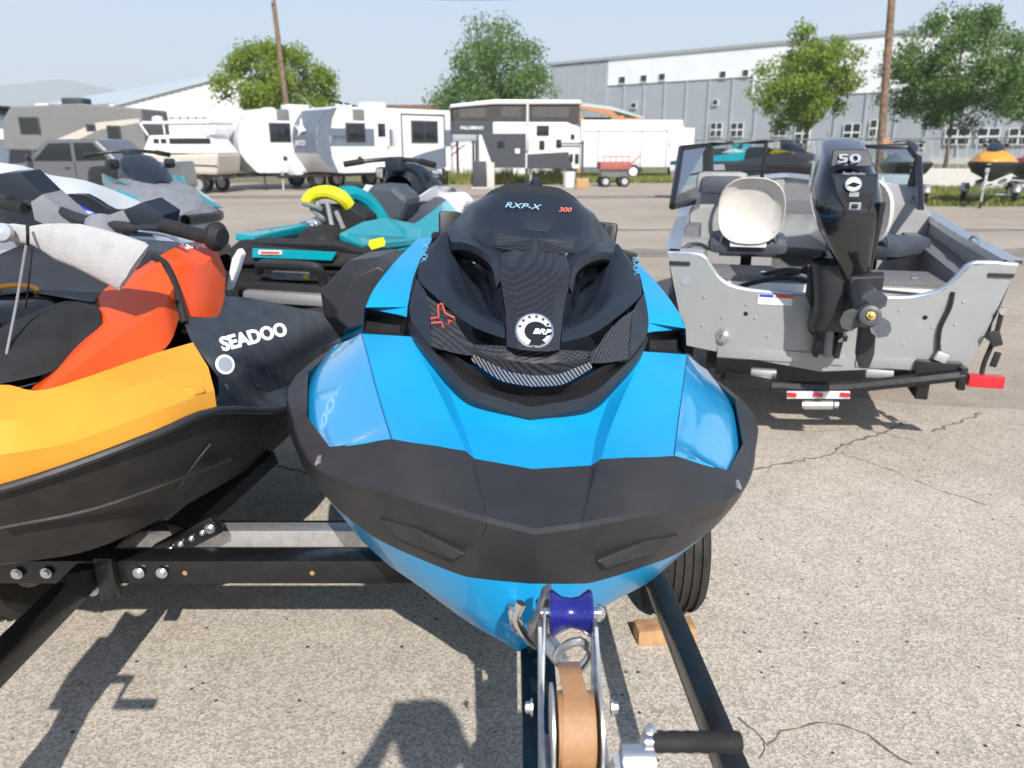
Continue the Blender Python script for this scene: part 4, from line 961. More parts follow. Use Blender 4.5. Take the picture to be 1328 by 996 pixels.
MB().lathe([(.027, 0.003), (.027, .006)], mp(1096, 239, -.480), nf, 24).build('badge_wave', 'decal_white', mo)
MB().prism([mp(x, y, -.490) for x, y in ((1088, 240), (1096, 236), (1105, 239), (1098, 243))], nf * .004).build('badge_mark', 'black_gloss', mo, smooth=0)
MB().box(mp(1097, 252, -.484), (.04, .004, .02), None, 0).build('small_label', 'decal_grey', mo)
MB().box(mp(1098, 267, -.477), (.05, .006, .035), None, .004).build('latch_recess', 'decal_grey', mo)
MB().box(mp(1098, 267, -.484), (.025, .004, .018), None, .004).build('latch', 'black_matte', mo)
# tiller-side swivel bracket, mid leg
MB().loft([msec(-.14, .28, .10, .12), msec(-.18, .36, .085, .13), msec(-.18, .46, .09, .13), msec(-.16, .62, .12, .15)], k=1, m=2).build('mid_section', 'black_plastic', mo, smooth=45)
for v0 in (V((bl(1052, 400, -.06).x, 0, 0)), V((bl(1078, 400, -.06).x, 0, 0))):
    P = [V((v0.x, y, z)) for y, z in ((-.02, .47), (-.10, .47), (-.15, .40), (-.12, .30), (-.16, .2), (-.10, .10), (-.02, .10))]
    MB().prism(P, (.028, 0, 0)).build('clamp_bracket', 'black_plastic', mo, smooth=0, bevel=.005)
MB().tube([V((bl(1062, 400, -.1).x, -.10, .13)), V((bl(1064, 350, -.16).x, -.14, .42))], .035, 14).build('trim_ram', 'black_plastic', mo)
MB().tube([V((bl(1070, 400, -.1).x, -.13, .12)), V((bl(1074, 350, -.16).x, -.17, .42))], .022, 14).build('trim_ram', 'grey_plastic', mo)
MB().tube([bl(1045, 425, -.09), bl(1096, 424, -.12)], .018, 10).build('tilt_pin', 'bare_steel', mo)
MB().prism([bl(x, y, -.10) for x, y in ((1041, 345), (1050, 345), (1050, 432), (1090, 435), (1088, 443), (1050, 441), (1040, 428), (1044, 400), (1038, 385))], (0, .08, 0)).build('bracket_plate', 'black_paint', mo, smooth=0, bevel=.004)
MB().lathe([(.018, 0), (.018, .01), (.01, .014)], bl(1085, 425, -.16), (0, -1, 0), 12).build('yellow_cap', 'acid_yellow', mo)
# lower leg, plate, gearcase and propeller
MB().prism([bl(x, y, -.36) for x, y in ((1092, 360), (1135, 358), (1128, 404), (1090, 402))], (0, .04, .02)).build('cavitation_plate', 'black_plastic', mo, smooth=0, bevel=.005)
MB().tube([bl(1104, 362, -.25), bl(1108, 385, -.40), bl(1112, 402, -.48)], [.07, .06, .05], 14).build('lower_leg', 'black_plastic', mo)
MB().lathe([(.05, 0), (.045, .012), (.01, .014)], bl(1112, 382, -.40), (0, -1, .2), 20).build('anode', 'prop_black', mo)
pc = bl(1114, 409, -.52); ax = V((.05, -.95, .22)).normalized()
MB().lathe([(.045, -.10), (.055, -.06), (.056, .0), (.046, .05), (.03, .055), (.022, .05)], pc, ax, 24).build('gearcase', 'prop_black', mo)
MB().lathe([(.020, .05), (.020, .062), (.012, .062), (.012, .075), (.004, .078)], pc, ax, 8).build('prop_nut', 'brass', mo)
px_ = ax.orthogonal().normalized(); py2 = ax.cross(px_)
for k, a_ in enumerate((200, 318, 78)):
    dr_ = V((math.cos(R(a_)), 0, math.sin(R(a_)))); dr_ = (dr_ - ax * dr_.dot(ax)).normalized(); tg = ax.cross(dr_)
    pr = []
    for (r_, t_, off) in ((.035, -.035, .02), (.07, -.065, .03), (.115, -.060, .03), (.145, -.015, .01), (.14, .03, -.012), (.105, .06, -.028), (.065, .055, -.028), (.035, .03, -.02)):
        pr.append(pc + dr_ * r_ * .86 + tg * t_ * .8 + ax * off)
    MB().prism(pr, ax * .005).build('propeller_blade', 'prop_black', mo, smooth=0, bevel=.0015)
MB().prism([bl(x, y, -.42) for x, y in ((1104, 415), (1126, 415), (1122, 460), (1116, 478), (1103, 478), (1099, 462))], (.0, .06, .01)).build('skeg', 'black_plastic', mo, smooth=0, bevel=.012)
for P in ([(985, 356, .45), (1010, 350, .3), (1036, 352, .1), (1052, 362, -.02)], [(940, 376, .25), (975, 366, .25), (1010, 360, .15), (1046, 366, -.02)], [(1060, 330, -.1), (1046, 338, 0), (1030, 352, .1), (1000, 358, .2)]):
    HB().tube(catmull([bl(*p) for p in P], 5), .014, 8).build('control_cable', 'black_rubber', bo)
# hanging strap, rope
HB().tube(catmull([bl(1220, 378, -.02), bl(1216, 398, -.03), bl(1204, 425, -.03), bl(1202, 450, -.03), bl(1204, 462, -.03)], 4), .010, 6).build('tie_down_strap', 'black_rubber', bo)
HB().box(bl(1205, 462, -.05), (.06, .03, .05), (0, R(20), 0), .008).build('strap_buckle', 'galvanised', bo)
HB().tube(catmull([bl(1280, 404, -.03), bl(1275, 425, -.04), bl(1268, 445, -.04), bl(1258, 470, -.04), bl(1254, 490, -.06)], 4), [.012] * 17, 8).build('ratchet_strap', 'black_rubber', bo)
HB().box(bl(1272, 438, -.06), (.05, .03, .08), (0, R(-20), 0), .008).build('ratchet', 'black_plastic', bo); HB().box(bl(1272, 465, -.06), (.03, .02, .08), (0, R(10), 0), .006).build('ratchet_tail', 'black_rubber', bo)
HB().lathe([(.02, 0), (.02, .02)], bl(1281, 402, -.03), (0, -1, 0), 12).build('strap_ring', 'chrome', bo)
# --- boat trailer
bt = thing('boat_trailer', 'black boat trailer with red tail lamp under the aluminium boat', 'trailer', (1.66, 4.09, 0), (0, 0, BYAW))
z0 = -.06
def bt_(px, py, yl):
    p = bl(px, py, yl); p.z += .42; return p
MB().beam(bt_(940, 487, -.02), bt_(1000, 497, -.04), .07, .07).build('rear_beam', 'black_paint', bt)
MB().tube(catmull([bt_(1000, 500, -.06), bt_(1080, 503, -.06), bt_(1150, 497, -.06), bt_(1250, 486, -.06)], 3), .034, 8, flat=1).build('rear_beam', 'black_paint', bt)
MB().tube([bt_(915, 487, .05), bt_(990, 497, -.03)], .035, 8).build('rear_beam', 'black_paint', bt)
MB().beam(bt_(1020, 512, -.10), bt_(1102, 512, -.10), .02, .04).build('lamp_bar', 'decal_white', bt)
for x in (1027, 1061, 1096): MB().box(bt_(x, 512, -.115), (.05, .012, .024), None, .004).build('marker_lamp', 'red_lens', bt)
MB().tube([bt_(1042, 524, -.07), bt_(1080, 524, -.07)], .03, 10).build('rear_hitch', 'galvanised', bt)
for x in (1040, 1082): MB().lathe([(.022, 0), (.022, .02)], bt_(x, 524, -.08), (1, 0, 0), 8).build('hitch_nut', 'zinc', bt)
MB().box(bt_(1278, 494, -.08), (.165, .05, .066), None, .008).build('tail_lamp', 'red_lens', bt)
MB().box(bt_(1247, 490, -.06), (.035, .06, .12), None, .004).build('lamp_bracket', 'black_paint', bt)
MB().box(bt_(1215, 478, -.02), (.22, .08, .09), None, .01).build('corner_beam', 'black_paint', bt)
for x in (-.55, .55):
    MB().beam((x, -.05, .36), (x * .9, 3.2, .42), .06, .09).build('frame_rail', 'black_paint', bt)
    MB().beam((x * .75, .05, .46), (x * .7, 3.2, .50), .09, .05).build('bunk', 'carpet_grey', bt)
for x in (975, 1125): MB().box(bt_(x + 15, 484, -.0), (.14, .05, .05), None, .01).build('bunk_end', 'galvanised', bt)
MB().beam((-.9, 1.4, .27), (.9, 1.4, .27), .05, .05).build('axle', 'black_paint', bt)
MB().beam((0, 3.1, .40), (0, 5.4, .42), .08, .08).build('tongue', 'black_paint', bt)
for s in (-1, 1):
    wheel(.78 * s, 1.4, .28, .17, V((0, 0, 0)), bt)
    MB().loft([[V((s * xx, 1.4 + .36 * math.cos(R(a_)), .28 + .36 * math.sin(R(a_)))) for a_ in range(10, 171, 16)] for xx in (.69, .89)], k=1).build('fender', 'black_paint', bt, smooth=40, solid=.004)
# ---------------------------------------------------------------- other watercraft on the lot
def craft(label, nose, heading, z, hullm, deckm, hoodm, accentm, seatm='black_rubber', sc_=1.0, group='watercraft standing about the lot', mirrors=True, stripe=None, seath=0, seatcap=None, bars=True, upper=None):
    """bow at local y=0 pointing to -y; heading in degrees clockwise from +Y is where the bow points"""
    th = R(180 - heading)
    root = thing('watercraft', label, 'watercraft', (nose[0], nose[1], z), (0, 0, th), group); root.scale = (sc_,) * 3
    ys = [0, .12, .35, .7, 1.2, 2.0, 2.8, 3.2]
    kz = [.40, .28, .14, .06, .02, 0, 0, 0]
    cx = [.0, .15, .32, .44, .50, .50, .48, .47]; cz = [.42, .37, .32, .29, .28, .27, .27, .27]
    rx = [.03, .29, .46, .57, .61, .61, .57, .53]; rz = [.50, .50, .50, .49, .48, .46, .45, .44]
    row = lambda xs, zs: [V((x, y, q)) for x, y, q in zip(xs, ys, zs)]
    k0 = row([0] * 8, kz); c0 = row(cx, cz); r0 = row(rx, rz)
    MB().loft([r0, c0, k0], k=3, mirror=0).add([r0[-1], c0[-1], k0[-1], V((-c0[-1].x, c0[-1].y, c0[-1].z)), V((-r0[-1].x, r0[-1].y, r0[-1].z))], [(0, 1, 2, 3, 4)]).build('hull', hullm, root, smooth=30)
    r1 = [p + V((.012, -.01, .01)) for p in r0]; r2 = [p + V((.012, -.01, .07)) for p in r0]; r3 = [p + V((-.02, .01, .09)) for p in r0]
    MB().loft([r0, r1, r2, r3], k=3, mirror=0).build('bumper', 'black_plastic', root, smooth=30)
    dx = [.0, .18, .28, .34, .37, .46, .45, .42]; dz = [.60, .66, .74, .80, .80, .70, .60, .56]
    d0 = row(dx, dz); d1 = row([0, .09, .16, .2, .2, .3, .34, .3], [.60, .68, .77, .86, .88, .56, .50, .50]); d2 = row([0] * 8, [.60, .69, .78, .88, .90, .56, .50, .50])
    MB().loft([r3, d0], k=3, mirror=0).build('deck_side', deckm, root, smooth=30)
    MB().loft([[p for p in d0], d1, d2], k=3, mirror=0).build('deck', upper or deckm, root, smooth=30)
    dd = row([0, .1, .17, .21], [.61, .715, .83, .93])
    # hood and windscreen
    sect = lambda y, w, zb, zt: [V((-w, y, zb)), V((-w * .8, y, zt - .05)), V((-w * .35, y, zt)), V((w * .35, y, zt)), V((w * .8, y, zt - .05)), V((w, y, zb))]
    MB().loft([sect(.55, .12, .80, .86), sect(.8, .2, .84, .98), sect(1.1, .22, .86, 1.08), sect(1.28, .2, .86, 1.10), sect(1.4, .15, .84, 1.0)], k=2, m=2, capends=False).build('hood', hoodm, root, smooth=40)
    for s in (-1, 1):
        P = [V((s * x, y, q)) for x, y, q in ((.20, .55, .80), (.30, .9, .88), (.30, 1.35, .92), (.22, 1.7, .80), (.27, 1.2, .78), (.26, .8, .76))]
        MB().prism(P, (s * .03, 0, .01)).build('hood_cheek', accentm, root, smooth=0, bevel=.01)
    MB().loft([sect(1.5, .10, .55, .86 + seath), sect(1.65, .16, .52, .93 + seath), sect(2.0, .18, .50, .92 + seath), sect(2.15, .19, .5, .97 + seath), sect(2.75, .18, .5, .96 + seath), sect(2.88, .14, .5, .85 + seath)], k=2, m=2).build('seat', seatm, root, smooth=45)
    if seatcap: MB().loft([sect(2.12, .17, .93, .985), sect(2.3, .19, .95, 1.02), sect(2.75, .18, .93, .99)], k=2, m=2).build('seat_cap', seatcap, root, smooth=45)
    MB().box((0, 3.02, .53), (.78, .40, .035), None, .015).build('stern_platform', 'black_rubber', root)
    if not bars: return root
    hb_ = MB().tube(catmull([V((-.40, 1.56, 1.10)), V((-.2, 1.45, 1.13)), V((0, 1.42, 1.14)), V((.2, 1.45, 1.13)), V((.40, 1.56, 1.10))], 3), .018, 8).build('handlebar', 'black_plastic', root)
    for s in (-1, 1):
        MB().tube([V((.26 * s, 1.49, 1.125)), V((.41 * s, 1.565, 1.098))], .026, 10).build('grip', 'black_rubber', hb_)
        if mirrors:
            MB().box((.27 * s, 1.12, 1.02), (.11, .10, .10), (0, 0, R(-20 * s)), .03).build('mirror', 'black_gloss', root)
            MB().box((.275 * s, 1.175, 1.02), (.085, .01, .075), (0, 0, R(-20 * s)), .003).build('mirror_glass', 'chrome', root)
    MB().box((0, 1.42, 1.10), (.16, .12, .12), None, .03).build('steering_pad', 'black_matte', root)
    if stripe:
        for s in (-1, 1):
            P = [V((s * x, y, q)) for x, y, q in ((.16, .13, .665), (.50, .42, .60), (.575, .72, .60), (.36, .72, .79), (.29, .37, .735))]
            MB().prism(P, (0, -.006, .012)).build('bow_flash', stripe, root, smooth=0, bevel=.003)
    return root
def small_trailer(label, nose, heading, zk, tongue=.9, group='small trailers under watercraft', rm='black_paint'):
    t = thing('trailer', label, 'trailer', (nose[0], nose[1], 0), (0, 0, R(180 - heading)), group)
    for s in (-1, 1):
        MB().beam((.28 * s, .7, zk + .02), (.28 * s, 3.0, zk + .02), .08, .08).build('bunk', 'carpet_grey', t)
        MB().beam((.33 * s, .6, zk - .09), (.33 * s, 3.0, zk - .09), .05, .08).build('frame_rail', rm, t)
        wheel(.66 * s, 2.0, .25, .15, V((0, 0, 0)), t)
        MB().loft([[V((s * xx, 2 + .32 * math.cos(R(a_)), .25 + .32 * math.sin(R(a_)))) for a_ in range(15, 166, 15)] for xx in (.57, .77)], k=1).build('fender', rm, t, smooth=40, solid=.004)
    MB().beam((-.7, 2.0, .25), (.7, 2.0, .25), .05, .05).build('axle', rm, t)
    MB().beam((-.36, .8, zk - .1), (.36, .8, zk - .1), .05, .07).build('cross_beam', rm, t)
    MB().beam((0, -tongue, zk - .1), (0, 1.9, zk - .1), .07, .07).build('tongue', rm, t)
    MB().beam((0, -.25, zk - .1), (0, -.12, zk + .42), .06, .06).build('winch_post', 'galvanised', t)
    MB().box((0, -.2, zk + .36), (.10, .12, .12), None, .01).build('winch', 'galvanised', t)
    MB().tube([V((0, -tongue + .2, zk + .1)), V((0, -tongue + .2, .1))], .03, 10).build('jack', 'galvanised', t)
    MB().lathe([(.09, -.03), (.09, .03)], (0, -tongue + .2, .09), (1, 0, 0), 16).build('jack_wheel', 'tyre', t)
    return t
def nose_from_stern(sx, sy, heading, L=3.2): return (sx + L * math.sin(R(heading)), sy + L * math.cos(R(heading)))
# teal craft, stern towards the boat owner
tn = nose_from_stern(-1.50, 5.05, 17)
teal = craft('teal and black watercraft with acid yellow rear seat and grab handle', tn, 17, .36, 'black_plastic', 'teal_gloss', 'black_matte', 'white_plastic', seath=-.26, upper='vinyl_charcoal')
small_trailer('black trailer under the teal watercraft', tn, 17, .36)
# stern details (local coordinates, stern at y = 3.2)
def tp_(px, py, yl, root, zoff):
    M = Matrix.LocRotScale(root.location, root.rotation_euler, root.scale).inverted()
    o = M @ V((0, 0, CAMH)); u = (px - 664) / FPX; v = (498 - py) / FPX
    d = M.to_3x3() @ V((u, ct + v * st, -st + v * ct)); return o + d * ((yl - o.y) / d.y)
q = lambda x, y, yl: tp_(x, y, yl, teal, 0)
MB().prism([q(296, 322, 3.22), q(310, 312, 3.18), q(432, 318, 3.22), q(495, 330, 3.2), q(500, 352, 3.2), q(430, 346, 3.24), q(300, 344, 3.24)], (0, -.25, .0)).build('stern_deck', 'black_rubber', teal, smooth=0, bevel=.015)
MB().prism([q(327, 322, 3.255), q(436, 327, 3.26), q(430, 338, 3.27), q(327, 334, 3.265)], (0, -.02, 0)).build('stern_stripe', 'teal_gloss', teal, smooth=0, bevel=.003)
MB().prism([q(335, 324.5, 3.275), q(365, 325, 3.275), q(365, 330.5, 3.275), q(335, 330, 3.275)], (0, -.008, 0)).build('warning_label', 'decal_white', teal, smooth=0)
MB().prism([q(338, 326, 3.28), q(362, 326.5, 3.28), q(362, 329, 3.28), q(338, 328.5, 3.28)], (0, -.008, 0)).build('label_text', 'decal_red', teal, smooth=0)
MB().tube(catmull([q(336, 352, 3.30), q(338, 344, 3.36), q(350, 342, 3.38), q(400, 345, 3.38), q(414, 350, 3.36), q(421, 372, 3.28)], 4), .03, 10).build('boarding_handle', 'black_plastic', teal)
MB().prism([q(352, 352, 3.26), q(398, 354, 3.26), q(398, 364, 3.27), q(352, 362, 3.27)], (0, -.03, 0)).build('stern_grille', 'grey_plastic', teal, smooth=0)
MB().prism([q(391, 360, 3.28), q(396, 355, 3.28), q(401, 363, 3.28)], (0, -.01, 0)).build('warning_sign', 'acid_yellow', teal, smooth=0)
MB().prism([q(302, 346, 3.2), q(500, 352, 3.2), q(490, 410, 3.1), q(310, 405, 3.1)], (0, -.3, 0)).build('transom', 'black_plastic', teal, smooth=0, bevel=.02)
MB().box(q(375, 385, 3.28), (.62, .14, .08), None, .03).build('step', 'galvanised', teal)
MB().box(q(372, 372, 3.26), (.75, .1, .06), None, .02).build('step_frame', 'black_plastic', teal)
# teal side wings of the stern
for P in ([(305, 312, 3.1), (345, 305, 2.7), (400, 296, 2.3), (395, 303, 2.4), (330, 316, 3.1)], [(440, 312, 3.0), (470, 296, 2.6), (500, 290, 2.3), (548, 300, 2.0), (545, 318, 2.3), (470, 326, 3.1)]):
    MB().prism([q(*p) for p in P], (0, .0, .05)).build('stern_wing', 'teal_gloss', teal, smooth=0, bevel=.012)
MB().prism([q(478, 318, 3.14), q(496, 314, 3.05), q(499, 319, 3.05), q(482, 324, 3.15)], (0, -.01, .03)).build('acid_label', 'acid_yellow', teal, smooth=0)
# folding rack with acid yellow cap
MB().tube(catmull([q(398, 262, 2.5), q(408, 252, 2.5), q(425, 249, 2.5), q(442, 255, 2.5), q(452, 266, 2.45)], 4), [.05] * 17, 10).build('rack_cap', 'acid_yellow', teal)
MB().prism([q(x, y, 2.48) for x, y in ((400, 266), (452, 266), (474, 280), (474, 296), (440, 300), (418, 290))], (0, -.2, 0)).build('rack_pad', 'black_rubber', teal, smooth=0, bevel=.02)
for a_, b_ in (((412, 262), (416, 300)), ((424, 262), (432, 300)), ((404, 270), (420, 285)), ((436, 275), (446, 298)), ((394, 264), (416, 270))):
    MB().tube([q(a_[0], a_[1], 2.55), q(b_[0], b_[1], 2.62)], .018, 8).build('rack_strut', 'grey_plastic', teal)
MB().lathe([(.05, 0), (.05, .05), (.02, .06)], q(409, 291, 2.66), (0, 1, 0), 14).build('rack_knob', 'chrome', teal)
MB().prism([q(x, y, 2.4) for x, y in ((455, 268), (466, 270), (475, 282), (458, 276))], (0, -.01, 0)).build('pad_stripe', 'acid_yellow', teal, smooth=0)
# teal hoop behind the seat, seat front
MB().tube(catmull([q(442, 252, 2.3), q(460, 252, 2.2), q(480, 264, 2.1), q(495, 285, 2.05), q(500, 298, 2.05)], 4), [.06] * 17, 10).build('side_hoop', 'teal_matte', teal)
MB().prism([q(x, y, 1.9) for x, y in ((468, 256), (482, 238), (510, 240), (530, 258), (516, 290), (500, 292))], (0, -.3, 0)).build('seat_bolster', 'vinyl_charcoal', teal, smooth=0, bevel=.05)
MB().prism([q(x, y, 1.6) for x, y in ((508, 288), (532, 272), (548, 300), (552, 312), (520, 318))], (0, -.2, 0)).build('knee_panel', 'teal_matte', teal, smooth=0, bevel=.02)
MB().prism([q(x, y, 1.2) for x, y in ((528, 262), (556, 252), (592, 250), (604, 262), (590, 292), (572, 290))], (0, -.25, 0)).build('white_cowl', 'white_plastic', teal, smooth=0, bevel=.03)
MB().prism([q(x, y, 1.15) for x, y in ((566, 264), (600, 256), (604, 270), (584, 276))], (0, -.02, 0)).build('cowl_inset', 'black_gloss', teal, smooth=0)
# pale grey and white craft beyond the yellow one
grey = craft('white hooded grey watercraft with blue flash beyond the yellow one', (-2.62, 2.55), 180, .40, 'light_grey_gloss', 'light_grey_gloss', 'black_plastic', 'grey_plastic', mirrors=False, bars=False, seath=-.2)
small_trailer('black trailer under the white hooded watercraft', (-2.62, 2.55), 180, .40, tongue=.6)
q2_ = lambda x, y, Y: (lambda p: V((-(p.x + 2.62), -(p.y - 2.55), p.z - .55)))(W(x, y, Y=Y)) if False else V((W(x, y, Y=Y).x + 2.62, W(x, y, Y=Y).y - 2.55, W(x, y, Y=Y).z - .40))
wa = [q2_(x, y, Y) for x, y, Y in ((-60, 214, 3.3), (0, 213, 3.4), (30, 215, 3.5), (66, 227, 3.7), (110, 234, 4.0), (150, 248, 4.3), (183, 262, 4.6))]
wb2 = [q2_(x, y, Y) for x, y, Y in ((-60, 228, 2.95), (0, 226, 3.05), (28, 227, 3.15), (62, 252, 3.3), (108, 252, 3.5), (145, 272, 3.85), (172, 268, 4.2))]
wc2 = [p + V((-.25, .1, .02)) for p in wa]
MB().loft([wb2, wa, wc2], k=3).build('white_cowl', 'white_plastic', grey, smooth=40)
wd2 = [q2_(x, y, Y) for x, y, Y in ((-60, 300, 3.2), (0, 300, 3.3), (28, 300, 3.4), (62, 296, 3.55), (108, 290, 3.8), (145, 290, 4.1), (175, 286, 4.45))]
MB().loft([[p + V((0, .05, 0)) for p in wb2], wd2], k=3).build('cowl_flank', 'grey_plastic', grey, smooth=40)
MB().prism([q2_(x, y, 3.45) for x, y in ((84, 268), (102, 265), (126, 277), (120, 287), (98, 286))], (-.02, -.03, 0)).build('blue_flash', 'royal_blue', grey, smooth=0)
MB().prism([q2_(x, y, 3.40) for x, y in ((100, 270), (122, 276), (118, 286), (100, 287))], (-.01, -.02, 0)).build('white_flash', 'white_plastic', grey, smooth=0)
ga = [q2_(x, y, Y) for x, y, Y in ((-60, 326, 2.9), (0, 324, 3.0), (60, 326, 3.15), (120, 345, 3.4))]; gb_ = [q2_(x, y, Y) for x, y, Y in ((-60, 366, 2.8), (0, 362, 2.9), (60, 358, 3.1), (110, 350, 3.35))]
MB().loft([ga, gb_], k=3).build('gloss_rail', 'light_grey_gloss', grey, smooth=40)
# teal nosed craft farther back
tn2 = W(246, 283, Y=6.6)
tnose = craft('grey and teal watercraft with black handlebar beside the tan camper', (tn2.x - .25, 7.1), 140, .42, 'light_grey_gloss', 'grey_plastic', 'black_matte', 'teal_gloss', stripe='teal_gloss')
small_trailer('black trailer under the grey and teal watercraft', (tn2.x - .25, 7.1), 140, .42)
# craft on trailers at the far side
def far_craft(px, py, D, heading, label, cols, tl, sc_=1.0, zk=.62, seatcap=None):
    p = W(px, py, Y=D); h = R(heading)
    n = (p.x + 1.3 * math.sin(h), D + 1.3 * math.cos(h))
    c = craft(label, n, heading, zk, *cols, sc_=sc_, group='watercraft on trailers by the far fence', seatcap=seatcap)
    small_trailer(tl, n, heading, zk, tongue=.7, group='trailers by the far fence', rm='galvanised')
    return c
fy = far_craft(1283, 240, 23.0, 215, 'yellow and black watercraft on a galvanised trailer by the grass', ('black_plastic', 'yellow_plastic', 'black_matte', 'yellow_plastic'), 'galvanised trailer under the yellow and black watercraft')
fr2 = far_craft(1172, 240, 22.5, 200, 'grey watercraft with red hood cheeks behind the boat windshield', ('black_plastic', 'grey_plastic', 'black_matte', 'red_paint'), 'galvanised trailer under the grey and red watercraft')
fg = far_craft(1015, 240, 21, 160, 'black watercraft with acid yellow hood cheeks beyond the beige seat', ('black_plastic', 'black_plastic', 'black_matte', 'acid_yellow'), 'galvanised trailer under the acid yellow watercraft')
ft = far_craft(950, 236, 25, 110, 'white watercraft with bright teal deck seen through the boat windshield', ('white_plastic', 'teal_gloss', 'teal_gloss', 'white_plastic'), 'galvanised trailer under the bright teal watercraft')
fd = far_craft(1358, 240, 24, 190, 'dark red watercraft on a trailer beyond the yellow and black one', ('black_plastic', 'red_paint', 'black_matte', 'red_paint'), 'galvanised trailer under the dark red watercraft')
# ---------------------------------------------------------------- far side of the lot: vehicles
def G(px, D): return W(px, 300, Y=D).x * 1.0 if False else (px - 664) / FPX * (D * ct + 1.6 * st)
def zat(py, D):
    return W(664, py, Y=D).z
def tyre_at(par, x, y, r=.36, w=.22, axis=(1, 0, 0), rim='galvanised'):
    h = w / 2; c = V((x, y, r))
    t = MB().lathe([(r * .6, -h), (r * .92, -h), (r, -h * .7), (r, h * .7), (r * .92, h), (r * .6, h)], c, axis, 24).build('wheel', 'tyre', par)
    MB().lathe([(r * .58, -h * 1.02), (r * .2, -h * .9), (r * .2, h * .9), (r * .58, h * 1.02)], c, axis, 16).build('rim', rim, t); return t
def travel_trailer(label, x, y, yaw, L, H, bodym, frontm, bandm, slide=False, logo=True):
    """side faces -y (towards the lot), nose to -x"""
    r = thing('travel_trailer', label, 'travel trailer', (x, y, 0), (0, 0, R(yaw)), 'campers parked along the far side')
    Wd = 2.3; z0 = .62
    prof = [(-.05, z0 + .75), (-.10, z0 + 1.35), (.05, z0 + 1.85), (.40, H - .12), (.85, H), (L, H), (L, z0), (1.0, z0), (.55, z0 + .05), (.15, z0 + .45)]
    b = MB().prism([V((px, 0, pz)) for px, pz in prof], (0, Wd, 0)).build('body', bodym, r, smooth=0, bevel=.05)
    # nose cap
    np_ = [(-.05, z0 + .75), (-.10, z0 + 1.35), (.05, z0 + 1.85), (.40, H - .12)]
    MB().loft([[V((px - .012, -.006, pz)) for px, pz in np_], [V((px - .012, Wd + .006, pz)) for px, pz in np_]], k=4, m=1).build('nose_cap', frontm, r, smooth=50)
    MB().prism([V((px, -.012, pz)) for px, pz in ((-.05, z0 + .75), (-.10, z0 + 1.35), (.05, z0 + 1.85), (.40, H - .12), (.85, H - .03), (.62, z0 + 2.0), (.45, z0 + 1.3), (.5, z0 + .6), (.75, z0 + .02), (.55, z0 + .05), (.15, z0 + .45))], (0, .014, 0)).build('side_nose', frontm, r, smooth=0)
    MB().prism([V((px, -.010, pz)) for px, pz in ((.47, z0 + 1.0), (L - .02, z0 + 1.0), (L - .02, z0 + 1.65), (.50, z0 + 1.65))], (0, .012, 0)).build('side_band', bandm, r, smooth=0)
    def window(x0, x1, a, c_, y_=-.02, nm='window'):
        w = MB().box(((x0 + x1) / 2, y_, (a + c_) / 2), (x1 - x0, .04, c_ - a), None, .01).build(nm, 'rv_dark', r)
        MB().box(((x0 + x1) / 2, y_ - .012, (a + c_) / 2), (x1 - x0 - .08, .03, c_ - a - .08), None, .004).build('pane', 'rv_glass', w)
    window(1.15, 2.0, z0 + 1.15, z0 + 1.85)
    MB().box((1.75, -.012, z0 + 2.15), (.5, .02, .4), None, .01).build('vent_hatch', 'rv_tan', r)
    MB().lathe([(.09, 0), (.09, .02)], (1.7, -.005, z0 + .55), (0, -1, 0), 14).build('fuel_port', 'rv_dark', r)
    # door
    d = MB().box((2.75, -.012, z0 + 1.05), (.68, .02, 1.95), None, .01).build('door', bodym, r); MB().box((2.75, -.024, z0 + 1.6), (.35, .012, .5), None, .01).build('door_window', 'rv_glass', d); MB().box((3.02, -.03, z0 + .95), (.05, .03, .12), None, .005).build('handle', 'rv_dark', d)
    if slide:
        s = MB().box((4.3, -.32, z0 + 1.2), (2.1, .66, 2.05), None, .02).build('slide_out', 'rv_white', r)
        MB().prism([V((3.25, -.668, z0 + .2)), V((5.35, -.668, z0 + .2)), V((5.35, -.668, z0 + .95)), V((4.3, -.668, z0 + .75)), V((3.25, -.668, z0 + .45))], (0, .012, 0)).build('swoosh', 'rv_grey', s, smooth=0)
        w = MB().box((4.35, -.665, z0 + 1.55), (1.3, .04, .85), None, .01).build('window', 'rv_dark', s); MB().box((4.05, -.685, z0 + 1.55), (.56, .02, .73), None, .004).build('pane', 'rv_glass', s); MB().box((4.66, -.685, z0 + 1.55), (.56, .02, .73), None, .004).build('pane', 'rv_glass', s)
        for px_ in (3.26, 5.34): MB().box((px_, -.67, z0 + 1.2), (.05, .02, 2.05)).build('slide_trim', 'rv_dark', s)
        MB().box((4.3, -.67, z0 + 2.2), (2.1, .02, .05)).build('slide_trim', 'rv_dark', s)
    if logo:
        MB().prism([V((-.11, yy, zz)) for yy, zz in ((.7, z0 + 1.55), (.95, z0 + 1.75), (1.0, z0 + 2.0), (1.15, z0 + 1.72), (1.55, z0 + 1.78), (1.25, z0 + 1.55), (1.3, z0 + 1.35), (1.05, z0 + 1.5))], (-.05, 0, 0)).build('bird_emblem', 'decal_white', r, smooth=0)
        text('nose_lettering', 'JAYCO', .26, frame((-.16, 1.15, z0 + 1.12), (0, -1, 0), (-1, 0, .1)), 'decal_white', r, bold=.005)
        text('side_lettering', 'JAYCO', .17, frame((.86, -.03, z0 + 1.32), (1, 0, 0), (0, -1, 0)), 'rv_dark', r)
    for px_ in (L * .55, L * .55 + .85): tyre_at(r, px_, .18, .36, .22, (0, 1, 0)); 
    for px_ in (L * .55, L * .55 + .85): tyre_at(r, px_, Wd - .18, .36, .22, (0, 1, 0))
